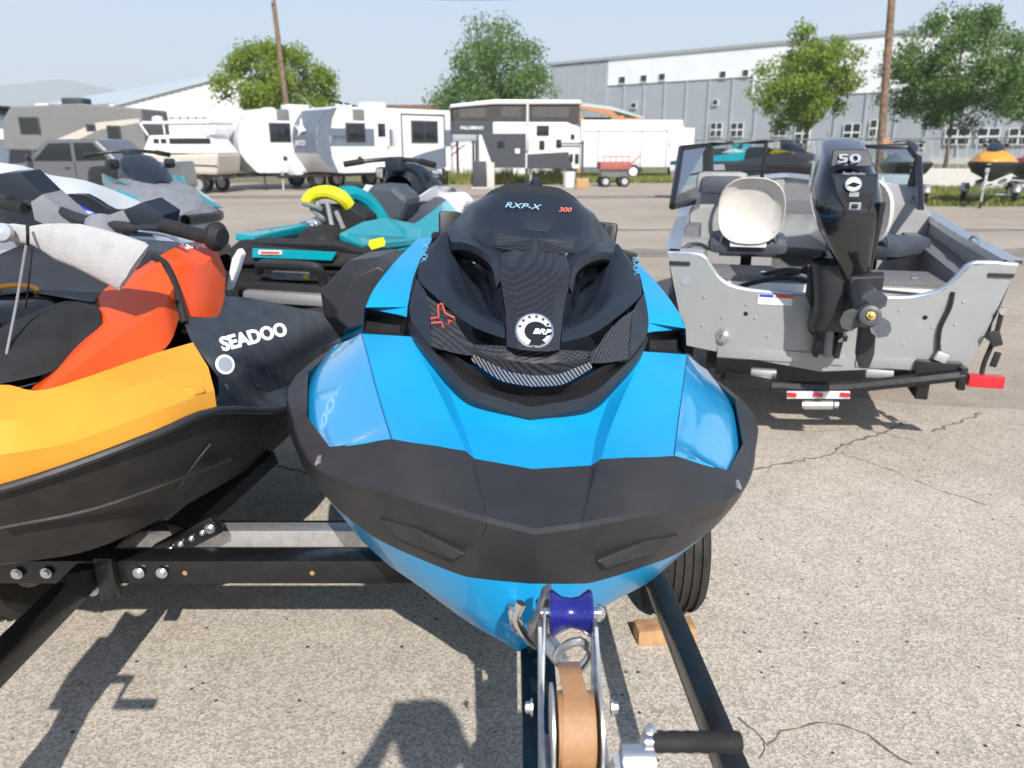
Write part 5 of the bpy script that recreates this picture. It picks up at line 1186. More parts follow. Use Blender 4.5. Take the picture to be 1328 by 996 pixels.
    MB().beam((-1.2, Wd / 2, .52), (.6, .35, .55), .06, .1).build('tongue_bar', 'black_paint', r); MB().beam((-1.2, Wd / 2, .52), (.6, Wd - .35, .55), .06, .1).build('tongue_bar', 'black_paint', r)
    MB().box((L / 2 + .3, Wd / 2, .56), (L - .7, 1.8, .1)).build('chassis', 'black_paint', r)
    MB().box((-.45, Wd / 2, .80), (.35, .7, .48), None, .1).build('gas_cover', 'rv_white', r)
    MB().tube([V((-1.0, Wd / 2, .75)), V((-1.0, Wd / 2, .0))], .045, 8).build('jack', 'galvanised', r)
    MB().box((L * .5, Wd / 2, H + .12), (.9, .7, .26), None, .06).build('air_conditioner', 'rv_white', r)
    MB().box((L * .3, Wd / 2, H + .05), (.4, .4, .12), None, .03).build('roof_vent', 'rv_white', r)
    for px_ in (.9, L - .4): MB().tube([V((px_, .25, .55)), V((px_, .15, .0))], .03, 6).build('stabiliser', 'black_paint', r)
    return r
D = 30.0
travel_trailer('white travel trailer with slate grey nose and band and a slide out', G(418, D), D, 42, 6.2, 3.05, 'rv_white', 'rv_grey', 'rv_grey', slide=True)
travel_trailer('all white travel trailer parked beside the slate nosed one', G(318, 30.0), 30.0, 40, 5.6, 2.95, 'rv_white', 'rv_white', 'rv_white', logo=False)
# tan fifth wheel
D = 30
r = thing('camper', 'tan and grey fifth wheel camper with dark windows', 'camper', (G(15, D), D, 0), (0, 0, 0), 'campers parked along the far side')
L_ = 5.3
MB().prism([V((x, 0, z)) for x, z in ((0, 1.5), (.1, 2.5), (.5, 3.0), (3.0, 3.12), (L_, 2.95), (L_, .6), (2.2, .6), (1.9, 1.45))], (0, 2.3, 0)).build('body', 'rv_tan', r, smooth=0, bevel=.06)
MB().prism([V((x, -.012, z)) for x, z in ((1.6, 1.7), (3.6, 2.45), (5.2, 2.6), (5.2, 2.45), (3.7, 2.2), (2.2, 1.6))], (0, .014, 0)).build('swoosh', 'hull_cream', r, smooth=0)
MB().prism([V((x, -.012, z)) for x, z in ((2.3, .62), (L_ - .02, .62), (L_ - .02, 1.3), (3.0, 1.2))], (0, .014, 0)).build('skirt_band', 'rv_grey', r, smooth=0)
for x0, x1, a, c_ in ((.75, 1.5, 2.05, 2.65), (3.2, 3.55, 2.15, 2.4), (3.95, 4.45, 1.85, 2.35)):
    w = MB().box(((x0 + x1) / 2, -.02, (a + c_) / 2), (x1 - x0, .04, c_ - a), None, .01).build('window', 'rv_dark', r); MB().box(((x0 + x1) / 2, -.034, (a + c_) / 2), (x1 - x0 - .1, .03, c_ - a - .1)).build('pane', 'rv_glass', w)
MB().box((2.4, 1.1, 3.22), (.8, .7, .28), None, .06).build('air_conditioner', 'rv_dark', r); MB().box((1.2, 1.1, 3.1), (.5, .5, .12)).build('roof_vent', 'rv_white', r)
for x in (3.4, 4.2): tyre_at(r, x, .2, .38, .22, (0, 1, 0)); tyre_at(r, x, 2.1, .38, .22, (0, 1, 0))
MB().box((3.3, 1.15, .55), (3.6, 1.8, .1)).build('chassis', 'black_paint', r)
for x in (.9, L_ - .3): MB().tube([V((x, .3, 1.5 if x < 2 else .6)), V((x, .3, 0))], .05, 8).build('landing_leg', 'galvanised', r)
# another camper at the edge
D = 33
r = thing('camper', 'pale blue grey camper half out of view beyond the tan one', 'camper', (G(-95, D), D, 0), (0, 0, 0), 'campers parked along the far side')
MB().prism([V((x, 0, z)) for x, z in ((0, .6), (0, 3.0), (3.2, 3.1), (3.6, 2.6), (3.75, 1.6), (3.5, .6))], (0, 2.3, 0)).build('body', 'rv_grey', r, smooth=0, bevel=.06)
MB().box((1.8, 1.1, 3.15), (3.4, 2.2, .1), None, .02).build('roof', 'rv_dark', r)
MB().prism([V((x, -.012, z)) for x, z in ((.0, 2.2), (3.6, 2.3), (3.65, 1.9), (0, 1.9))], (0, .014, 0)).build('side_band', 'rv_white', r, smooth=0)
tyre_at(r, 2.2, .2, .38, .22, (0, 1, 0)); tyre_at(r, 2.2, 2.1, .38, .22, (0, 1, 0)); tyre_at(r, .8, .2, .38, .22, (0, 1, 0)); tyre_at(r, .8, 2.1, .38, .22, (0, 1, 0))
MB().box((2.6, -.02, 2.1), (.7, .04, .5), None, .01).build('window', 'rv_glass', r)
# pickup truck
D = 21
r = thing('pickup_truck', 'grey four door pickup truck in front of the tan camper', 'pickup truck', (G(-20, D), D, 0), (0, 0, 0))
bp_ = [(-.6, .45), (-.6, .95), (.2, 1.12), (1.25, 1.2), (1.95, 1.78), (3.25, 1.80), (3.75, 1.25), (5.0, 1.22), (5.05, .5), (4.5, .45)]
MB().prism([V((x, 0, z)) for x, z in bp_], (0, 1.9, 0)).build('body', 'truck_grey', r, smooth=0, bevel=.08)
for P in ([(1.55, 1.25), (2.0, 1.68), (2.55, 1.70), (2.55, 1.25)], [(2.65, 1.25), (2.65, 1.70), (3.15, 1.70), (3.5, 1.27)]):
    MB().prism([V((x, -.015, z)) for x, z in P], (0, .02, 0)).build('side_window', 'rv_glass', r, smooth=0)
MB().prism([V((x, y, z)) for x, y, z in ((1.28, .12, 1.24), (1.28, 1.78, 1.24), (1.90, 1.68, 1.74), (1.90, .22, 1.74))], (-.03, 0, .03)).build('windscreen', 'rv_glass', r, smooth=0)
for x in (1.5, 2.6, 3.6): MB().box((x, -.012, .9), (.012, .012, .65)).build('door_gap', 'rv_dark', r)
for x in (2.4, 3.45): MB().box((x, -.03, 1.08), (.14, .03, .03), None, .01).build('door_handle', 'rv_dark', r)
for x in (.45, 4.1): tyre_at(r, x, .12, .38, .26, (0, 1, 0)); tyre_at(r, x, 1.78, .38, .26, (0, 1, 0))
for y in (.15, 1.75): MB().box((-.6, y, .95), (.06, .28, .14), None, .02).build('headlamp', 'decal_white', r)
MB().box((1.45, -.14, 1.32), (.14, .18, .16), None, .04).build('door_mirror', 'black_plastic', r)
# covered white cruiser boat on trailer
D = 28.5
r = thing('cabin_boat', 'white hardtop cabin boat with cream hull on a trailer', 'boat', (G(186, D), D, 0), (0, 0, R(-8))); r.scale = (.80, .85, .92)
hb2 = [(0, 1.25, 1.0), (.1, 1.3, .9), (.8, 1.35, .75), (2.2, 1.4, .7), (3.4, 1.45, .72)]
MB().prism([V((x, 0, z)) for x, z in ((-.25, 1.55), (.25, .95), (.8, .75), (3.6, .70), (3.75, 1.5), (1.5, 1.45))], (0, 2.1, 0)).build('hull', 'hull_cream', r, smooth=0, bevel=.12)
MB().prism([V((x, -.01, z)) for x, z in ((.15, 1.10), (3.65, 1.0), (3.66, 1.06), (.12, 1.17))], (0, .02, 0)).build('hull_line', 'rv_dark', r, smooth=0)
MB().prism([V((x, .12, z)) for x, z in ((.1, 1.5), (.55, 2.15), (3.1, 2.2), (3.7, 1.5))], (0, 1.85, 0)).build('cabin', 'white_paint', r, smooth=0, bevel=.05)
for x0, x1 in ((.75, 1.0), (1.1, 1.35)): MB().box(((x0 + x1) / 2, .11, 1.95), (x1 - x0, .03, .16)).build('cabin_window', 'rv_glass', r)
MB().box((2.45, .11, 1.95), (1.9, .03, .2)).build('cabin_window', 'rv_glass', r)
MB().box((1.9, 1.05, 2.62), (3.2, 2.0, .10), None, .04).build('hardtop', 'white_paint', r)
for x, x2 in ((.5, .2), (1.3, 1.3), (3.2, 3.4)): MB().tube([V((x, .15, 2.15)), V((x2, .12, 2.6))], .035, 6).build('hardtop_post', 'white_paint', r)
for k in range(6): MB().tube([V((1.3 + k * .38, .2, 2.66)), V((1.3 + k * .38, .2, 2.85))], .02, 6).build('rod_holder', 'rv_dark', r)
MB().tube([V((1.2, .2, 2.78)), V((3.4, .2, 2.78))], .02, 6).build('roof_rail', 'rv_dark', r)
MB().lathe([(.03, 0), (.22, .04), (.26, .12), (.2, .2), (.03, .24)], (.5, 1, 2.66), (0, 0, 1), 18).build('radar_dome', 'white_paint', r)
r2 = thing('boat_trailer', 'dark steel trailer under the white cabin boat', 'trailer', (G(186, D), D, 0), (0, 0, R(-8))); r2.scale = (.80, .85, .92)
for y in (.45, 1.65): MB().beam((-1.0, y, .55), (3.6, y, .58), .1, .12).build('frame_rail', 'bare_steel', r2)
MB().beam((-1.0, 1.05, .55), (-2.2, 1.05, .5), .1, .12).build('tongue', 'bare_steel', r2); MB().beam((-1, .4, .55), (-1, 1.7, .55), .1, .1).build('cross_beam', 'bare_steel', r2)
for x in (1.9, 2.7):
    for y in (.1, 2.0): tyre_at(r2, x, y, .35, .2, (0, 1, 0))
for x in (.6, 3.2):
    for y in (.45, 1.65): MB().box((x, y, .68), (.4, .12, .16)).build('bunk', 'carpet_grey', r2)
# pop-up truck camper
D = 34
r = thing('truck_camper', 'black and white pop up truck camper standing on jacks', 'truck camper', (G(588, D), D, 0), (0, 0, R(6)), 'campers parked along the far side')
k_ = 1 / FPX * (D * ct + .5)   # metres per pixel here
def cz(py): return zat(py, D)
def cx_(px): return (px - 588) * k_
def panel(name, P, m, y=0, d=2.0, par=None): return MB().prism([V((cx_(a_), y, cz(b_))) for a_, b_ in P], (0, d, 0)).build(name, m, par or r, smooth=0, bevel=.02)
panel('cab_over', [(588, 158), (588, 173), (640, 174), (640, 158)], 'rv_dark')
panel('upper_body', [(640, 158), (640, 174), (622, 175), (622, 218), (753, 219), (753, 165), (735, 158)], 'rv_white')
panel('lower_box', [(625, 173), (682, 173), (682, 217), (640, 217)], 'rv_dark', y=-.06, d=.08)
panel('lower_band', [(684, 200), (738, 197), (744, 219), (684, 219)], 'rv_dark', y=-.05, d=.07)
cv = panel('canvas_wall', [(588, 137), (640, 134), (752, 134), (752, 160), (640, 158), (590, 159)], 'canvas_dark', y=.05, d=1.9)
for a_, b_ in (((598, 140), (632, 153)), ((650, 138), (676, 152)), ((690, 138), (738, 152))): panel('mesh_window', [(a_[0], a_[1]), (b_[0], a_[1]), (b_[0], b_[1]), (a_[0], b_[1])], 'mesh_dark', y=.03, d=.03, par=cv)
panel('roof', [(586, 136), (642, 129), (752, 129), (757, 134), (640, 135), (586, 140)], 'galvanised', y=-.05, d=2.1)
MB().box((cx_(684), -.06, (cz(134) + cz(200)) / 2 + .6), (.1, .06, .9)).build('lift_post', 'galvanised', r)
for px_, py_, w_, h_ in ((704, 169, 16, 12), (703, 188, 7, 11), (725, 186, 7, 10), (743, 177, 5, 6), (749, 206, 5, 12), (650, 188, 10, 9), (742, 205, 4, 10)):
    MB().box((cx_(px_), -.03, cz(py_)), (w_ * k_, .06, h_ * k_), None, .01).build('window' if w_ > 8 else 'hatch', 'rv_glass', r)
MB().box((cx_(671), -.1, cz(196)), (.2, .05, .2), None, .01).build('vent_cover', 'rv_white', r)
text('camper_lettering', 'PALOMINO', .19, frame((cx_(613), -.06, cz(166)), (1, 0, 0), (0, -1, 0)), 'decal_white', r, bold=.004)
MB().box((cx_(684) , -.08, cz(180)), (.16, .06, 1.0), None, .02).build('jack_bracket', 'galvanised', r)
for px_ in (618, 756):
    for yy in (-.12, 2.1): MB().tube([V((cx_(px_), yy, cz(182))), V((cx_(px_), yy, .0))], .05, 8).build('jack_leg', 'rv_dark', r)
MB().box((cx_(740), -.14, cz(186)), (1.0, .05, .06)).build('grab_rail', 'rv_dark', r)
for px_ in (640, 690, 735):
    for yy in (.3, 1.7): MB().tube([V((cx_(px_), yy, cz(217))), V((cx_(px_), yy, 0))], .06, 8).build('stand_leg', 'galvanised', r)
r = thing('speaker_box', 'tall dark box on a pale plinth beside the truck camper', 'box', (G(622, 32), 32, 0)); 
MB().box((0, 0, .55), (.55, .4, 1.0), None, .03).build('cabinet', 'rv_dark', r); MB().box((0, 0, .03), (.65, .5, .06)).build('plinth', 'concrete_pale', r); MB().box((.45, 0, .5), (.3, .4, 1.0), None, .02).build('pale_box', 'concrete_pale', r)
# white cargo trailer
D = 41
r = thing('cargo_trailer', 'white enclosed cargo trailer with twin wheels on the grass', 'cargo trailer', (G(752, D), D, 0), (0, 0, R(3)))
MB().box((2.6, 1.1, 1.75), (5.2, 2.2, 2.3), None, .04).build('body', 'white_paint', r)
for px_ in (.9, 3.1, 4.4): MB().box((px_, -.012, 1.75), (.03, .02, 2.25)).build('panel_seam', 'rv_grey', r)
MB().box((2.6, -.012, 2.35), (5.1, .02, .03)).build('panel_seam', 'rv_grey', r)
MB().box((4.85, -.02, 1.7), (.75, .03, 1.9), None, .01).build('side_door', 'white_plastic', r); MB().box((4.55, -.04, 1.7), (.05, .03, .2)).build('door_latch', 'rv_dark', r)
for px_ in (2.0, 2.75):
    tyre_at(r, px_, .1, .38, .22, (0, 1, 0), 'decal_white'); tyre_at(r, px_, 2.1, .38, .22, (0, 1, 0), 'decal_white')
    MB().loft([[V((px_ + .46 * math.cos(R(a_)), yy, .38 + .46 * math.sin(R(a_)))) for a_ in range(0, 181, 20)] for yy in (-.03, .25)], k=1).build('wheel_arch', 'rv_dark', r, smooth=40, solid=.01)
r = thing('cargo_trailer', 'smaller white enclosed trailer behind the twin wheeled one', 'cargo trailer', (G(868, 43), 43, 0), (0, 0, R(0)))
MB().box((.55, 1, 1.55), (1.3, 2, 2.0), None, .04).build('body', 'white_paint', r); tyre_at(r, .6, .1, .35, .2, (0, 1, 0)); tyre_at(r, .6, 1.9, .35, .2, (0, 1, 0)); MB().box((.55, -.01, 1.5), (.6, .02, 1.7)).build('door', 'white_plastic', r)
# red flat cart, red machine
def cart(px, D, label, cm):
    r = thing('utility_cart', label, 'utility cart', (G(px, D), D, 0), (0, 0, R(5)))
    MB().box((0, 0, .85), (1.3, .8, .30), None, .04).build('tray', cm, r)
    for k in range(5): MB().box((-.52 + k * .26, -.42, 1.1), (.03, .03, .25)).build('rail_post', cm, r)
    MB().box((0, -.42, 1.22), (1.2, .03, .04)).build('top_rail', cm, r)
    for x in (-.4, .4):
        for y in (-.35, .35): tyre_at(r, x, y, .22, .12, (0, 1, 0))
    MB().box((0, 0, .55), (1.1, .5, .3)).build('frame', 'bare_steel', r); MB().tube([V((.6, 0, .8)), V((1.1, 0, 1.25))], .03, 6).build('handle', cm, r)
cart(795, 33.5, 'red utility cart standing by the white cargo trailer', 'red_dull')
for px_, lab in ((738, 'white plastic bucket beside the truck camper'), ):
    r = MB().lathe([(.2, 0), (.27, .6), (.28, .62), (.26, .62)], (0, 0, 0), (0, 0, 1), 18).build('bucket', 'white_plastic'); r.location = (G(px_, 33), 33, 0); tag(r, lab, 'bucket')
r = MB().box((0, 0, .2), (.5, .4, .4), None, .02).build('cardboard_box', 'wood_block'); r.location = (G(755, 32), 32, -.002); tag(r, 'plain tan cardboard box on the asphalt near the camper', 'box')
# orange and white stands
for i, px_ in enumerate((566, 574, 583, 594)):
    D = 36 + i * .4
    r = thing('marker_post', ('orange upright stand next to the travel trailer', 'orange stand with brace next to the weeds', 'white upright stand between orange ones', 'orange upright stand next to the dark cabinet')[i], 'post', (G(px_, D), D, 0), group='orange stands by the fence')
    MB().tube([V((0, 0, 0)), V((0, 0, 1.85))], .06, 8).build('upright', 'traffic_orange' if i != 2 else 'white_paint', r); MB().box((0, 0, .04), (.5, .5, .06)).build('foot', 'traffic_orange', r); MB().beam((-.3, 0, 1.2), (.35, 0, 1.7), .06, .06).build('brace', 'traffic_orange', r)
# ---------------------------------------------------------------- buildings
def wallpt(A, Bp, t, z): return V((A[0] + (Bp[0] - A[0]) * t, A[1] + (Bp[1] - A[1]) * t, z))
A_ = (G(712, 112), 112); B_ = (G(1400, 70), 70)
hall = thing('industrial_hall', 'large grey and white metal clad industrial hall behind the trees', 'building', (A_[0], A_[1], 0))
HO = V((A_[0], A_[1], 0)); dv = V((B_[0] - A_[0], B_[1] - A_[1], 0)); LEN = dv.length; dx_ = dv.normalized(); nv = V((dx_.y, -dx_.x, 0))
def hp(s, z, off=0): return dx_ * s + nv * off + V((0, 0, z))
def spos(px):
    """distance along the facade of the column px"""
    u = (px - 664) / FPX / ct
    # solve (A + dx*s) with x = u*y (to the level of the horizon)
    return (u * A_[1] - A_[0]) / (dx_.x - u * dx_.y)
def dep(s): return A_[1] + dx_.y * s
def hz(px, py): return zat(py, dep(spos(px)))
ZR = hz(775, 79)
def slab(name, s0, s1, z0, z1, m, off=0, th=.3, par=hall):
    P = [hp(s0, z0, off), hp(s1, z0, off), hp(s1, z1, off), hp(s0, z1, off)]
    return MB().prism(P, -nv * th).build(name, m, par, smooth=0)
sW = spos(775); sM = spos(943); sE = LEN
zL = hz(860, 105); zL2 = hz(943, 127)
slab('grey_bay', 0, sW, 0, ZR, 'siding_grey', 0, 30)
sG = spos(1100); ZE = hz(1390, 47)
def slab2(name, s0, s1, z0a, z0b, z1a, z1b, m, off=0, th=.3):
    return MB().prism([hp(s0, z0a, off), hp(s1, z0b, off), hp(s1, z1b, off), hp(s0, z1a, off)], -nv * th).build(name, m, hall, smooth=0)
slab('main_block', sW, sG, 0, ZR + .05, 'siding_grey', -.1, 30); slab2('main_block', sG, sE, 0, 0, ZR + .05, ZE + .05, 'siding_grey', -.1, 30)
slab('white_cladding', sW, sG, zL, ZR + .1, 'siding_white', .05, .15); slab2('white_cladding', sG, sE, zL, zL, ZR + .1, ZE + .1, 'siding_white', .05, .15); slab('white_cladding', sM, sE, zL2, zL - .01, 'siding_white', .05, .15)
rng = random.Random(3)
# vertical cladding sheets
for k in range(int(sE / 3.0)):
    s = k * 3.0 + .2
    top_z = ZR if s < sW else (zL if s < sM else zL2)
    slab('cladding_rib', s, s + .16, 0, top_z - .05, 'siding_grey', .07, .17)
slab('roof_edge', -.2, sG, ZR + .1, ZR + .45, 'galvanised', .25, 31); slab2('roof_edge', sG, sE, ZR + .1, ZE + .1, ZR + .45, ZE + .45, 'galvanised', .25, 31)
def win(px0, px1, py0, py1, cols=1, rows_=1):
    s0, s1 = spos(px0), spos(px1); pm = (px0 + px1) / 2; z0, z1 = hz(pm, py1), hz(pm, py0)
    w = slab('window', s0, s1, z0, z1, 'siding_white', .16, .12)
    g_ = .12
    for i in range(cols):
        for j in range(rows_):
            a, b = s0 + (s1 - s0) * i / cols + g_, s0 + (s1 - s0) * (i + 1) / cols - g_ * .5
            c_, d_ = z0 + (z1 - z0) * j / rows_ + g_, z0 + (z1 - z0) * (j + 1) / rows_ - g_ * .5
            slab('pane', a, b, c_, d_, 'rv_glass', .2, .06, w)
for x, y in ((792, 104), (817, 102), (838, 100), (908, 97), (934, 95)): win(x - 4, x + 4, y - 5, y + 5)
for x, y in ((806, 137), (901, 133), (840, 163), (829, 163)): win(x - 3, x + 4, y - 4, y + 4)
for x0, x1, a, c_ in ((898, 912, 159, 178), (922, 937, 159, 178), (972, 988, 158, 177), (998, 1016, 158, 188), (1055, 1075, 160, 184), (1085, 1103, 155, 178)): win(x0, x1, a, c_, 2, 2)
for x0, x1 in ((1175, 1205), (1212, 1240), (1250, 1275), (1285, 1310)): win(x0, x1, 166, 188, 2, 2)
slab('base_course', sW, sE, 0, .6, 'concrete_pale', .12, .2)
MB().lathe([(.5, 0), (.5, .6), (.75, .7), (.7, 1.2), (.2, 1.5)], hp(spos(1143), ZR + .4, -3), (0, 0, 1), 16).build('roof_vent', 'siding_white', hall)
# small chalet shelter with timber roof edge
D = 52
k_ = (D * ct + .5) / FPX
r = thing('timber_shelter', 'small open shelter with pale roof and orange timber edge', 'shelter', (G(745, D), D, 0))
def sp_(px, py, y=0): return V(((px - 745) * k_, y, zat(py, D)))
MB().prism([sp_(742, 132), sp_(790, 138), sp_(832, 152), sp_(832, 154), sp_(788, 142), sp_(742, 136)], (0, 5, 0)).build('roof', 'roof_pale', r, smooth=0)
MB().prism([sp_(748, 137, -.1), sp_(790, 142, -.1), sp_(806, 158, -.1), sp_(803, 162, -.1), sp_(786, 149, -.1), sp_(748, 141, -.1)], (0, .2, 0)).build('barge_board', 'timber', r, smooth=0)
MB().prism([sp_(804, 153, -.1), sp_(828, 153, -.1), sp_(828, 160, -.1), sp_(804, 160, -.1)], (0, .2, 0)).build('fascia', 'timber', r, smooth=0)
for px_ in (752, 803, 826): MB().box((sp_(px_, 170).x, .2, zat(150, D) / 2), (.35, .35, zat(150, D))).build('post', 'timber', r)
MB().box((sp_(775, 0).x, 3.0, zat(150, D) / 2), (2.2, .2, zat(150, D))).build('back_wall', 'rv_grey', r)
# dark roofed shed behind the campers
D = 60; k_ = (D * ct + .5) / FPX
r = thing('shed', 'dark blue shed with flat brown roof behind the campers', 'shed', (G(505, D), D, 0))
MB().box((2.0, 2, zat(143, D) / 2), (5.0, 4, zat(143, D))).build('wall', 'rv_grey', r)
MB().box((2.0, 2, zat(139, D)), (5.8, 4.8, .3)).build('roof', 'pole_wood', r); MB().box((.6, -.05, 1.1), (1.0, .08, 2.1)).build('door', 'rv_dark', r)
# white arched warehouse on the far left
D = 85; k_ = (D * ct + .5) / FPX
r = thing('warehouse', 'white metal warehouse with long pale sloping roof', 'building', (G(300, D), D, 0))
def wp(px, py, y=0): return V(((px - 300) * k_, y, zat(py, D)))
ze = zat(147, D)
MB().prism([wp(152, 136), wp(302, 97), wp(330, 99), wp(470, 138), wp(470, 186), wp(152, 186)], (0, 1.0, 0)).build('gable_wall', 'siding_white', r, smooth=0)
for k in range(34):
    x = 156 + k * 9.2; zt = (136 - (x - 152) / 150 * 39) if x < 302 else (97 + max(0, x - 330) / 140 * 40)
    MB().box((wp(x, 0).x, -.06, (zat(zt + 1.2, D) + 0) / 2), (.12, .1, zat(zt + 1.2, D))).build('cladding_rib', 'siding_white', r)
# roof plane going away to the left
def wq(px, py, y): return W(px, py, Y=D + y) - V((G(300, D), D, 0))
MB().add([wq(303, 96.5, -.4), wq(150, 137, -.4), wq(0, 150, 45), wq(-160, 163, 90), wq(-160, 160, 130), wq(0, 146, 90)], [(0, 1, 2, 3, 4, 5)]).build('roof', 'roof_pale', r, smooth=0, solid=.3)
MB().add([wq(152, 138, .2), wq(0, 151, 45), wq(-160, 164, 90), wq(-160, 189, 90), wq(0, 189, 45), wq(152, 189, .2)], [(0, 1, 2, 3, 4, 5)]).build('side_wall', 'siding_white', r, smooth=0, solid=.3)
MB().add([wp(330, 99, .0), wp(470, 138, .0), wp(470, 138, 60), wp(330, 99, 60)], [(0, 1, 2, 3)]).build('roof', 'roof_pale', r, smooth=0, solid=.3)
# ---------------------------------------------------------------- fences
def fence(label, P0, P1, n, h, pm='galvanised', wires=9, slats=False, group=None):
    r = thing('fence', label, 'fence', (P0[0], P0[1], 0)); d = V((P1[0] - P0[0], P1[1] - P0[1], 0))
    for k in range(n + 1): MB().tube([d * (k / n), d * (k / n) + V((0, 0, h))], .045, 6).build('post', pm, r); MB().tube([d * (k / n) + V((0, 0, h)), d * (k / n) + V((-.25, -.25, h + .35))], .025, 5).build('arm', pm, r)
    MB().tube([V((0, 0, h)), d + V((0, 0, h))], .04, 6).build('top_rail', pm, r)
    m = MB()
    for k in range(wires): m.tube([V((0, 0, .1 + (h - .15) * k / wires)), d + V((0, 0, .1 + (h - .15) * k / wires))], .006, 3, caps=False)
    nn = int(d.length / .35)
    for k in range(nn): m.tube([d * (k / nn) + V((0, 0, .05)), d * (min(1, (k + 1) / nn)) + V((0, 0, h))], .006, 3, caps=False); m.tube([d * ((k + 1) / nn) + V((0, 0, .05)), d * (k / nn) + V((0, 0, h))], .006, 3, caps=False)
    o = m.build('wire_mesh', 'galvanised', r, smooth=0); o['kind'] = 'stuff'
    return r
fence('long chain link fence with angled arms in front of the hall', (G(885, 46), 46), (G(1420, 30), 30), 9, 1.95, 'galvanised')
r = thing('fence', 'pale privacy fence behind the orange stands', 'fence', (G(545, 44), 44, 0))
for k in range(22):
    MB().box((k * .33, 0, .9), (.31, .05, 1.8 + .05 * (k % 3)), None, .01).build('slat', 'white_plastic' if k % 5 else 'siding_grey', r)
MB().box((3.6, .06, 1.4), (7.3, .06, .1)).build('rail', 'galvanised', r); MB().box((3.6, .06, .4), (7.3, .06, .1)).build('rail', 'galvanised', r)
# low concrete barrier
r = MB().prism([V((0, 0, 0)), V((0, .5, 0)), V((0, .35, .75)), V((0, .15, .75))], (6.5, -2.6, 0)).build('concrete_barrier', 'concrete_pale', smooth=0, bevel=.03); r.location = (G(1190, 33), 33, 0); tag(r, 'long pale concrete barrier on the grass behind the yellow watercraft', 'barrier')
# ---------------------------------------------------------------- utility poles and wire
def pole(px0, px1, py1, D, h, label):
    base = V((G(px1, D), D, 0)); topx = W(px0, 0, Y=D).x
    r = thing('utility_pole', label, 'utility pole', base, (0, 0, 0), 'wooden utility poles')
    lean = (W(px0, 6, Y=D).x - W(px1, py1, Y=D).x) / (W(px0, 6, Y=D).z - W(px1, py1, Y=D).z)
    r.location = (W(px1, py1, Y=D).x - lean * W(px1, py1, Y=D).z, D, 0)
    MB().tube([V((0, 0, -.2)), V((lean * h * .5, 0, h * .5)), V((lean * h, 0, h))], [.17, .145, .12], 12).build('shaft', 'pole_wood', r)
    return r, lean
p1_, l1 = pole(355, 372, 140, 46, 11.2, 'leaning wooden utility pole with lamp arm beside the round tree')
tz = 10.6
MB().tube([V((l1 * tz, 0, tz)), V((l1 * tz + .5, -.3, tz + .25)), V((l1 * tz + .9, -.5, tz + .2))], .04, 6).build('lamp_arm', 'galvanised', p1_)
MB().box((l1 * tz + 1.05, -.55, tz + .17), (.45, .22, .12), None, .05).build('lamp_head', 'galvanised', p1_)
MB().box((l1 * 9.2, -.2, 9.2), (.12, .12, .4), None, .02).build('insulator', 'decal_grey', p1_)
p2_, l2 = pole(1156, 1143, 185, 34, 13, 'tall wooden utility pole standing before the white hall')
MB().beam((l2 * 12 - 1.2, 0, 12), (l2 * 12 + 1.2, 0, 12), .1, .12).build('cross_arm', 'pole_wood', p2_)
MB().box((0, -.19, 1.75), (.3, .03, .4)).build('notice_plate', 'timber', p2_)
a_, b_ = V((l1 * tz, 0, tz - .4)) + p1_.location, W(760, -6, Y=40)
wp_ = [a_.lerp(b_, t / 14) - V((0, 0, .55 * math.sin(math.pi * t / 14))) for t in range(15)]
o = MB().tube(wp_, .012, 4).build('overhead_wire', 'rv_dark'); tag(o, 'thin overhead wire running off the leaning pole', 'wire')
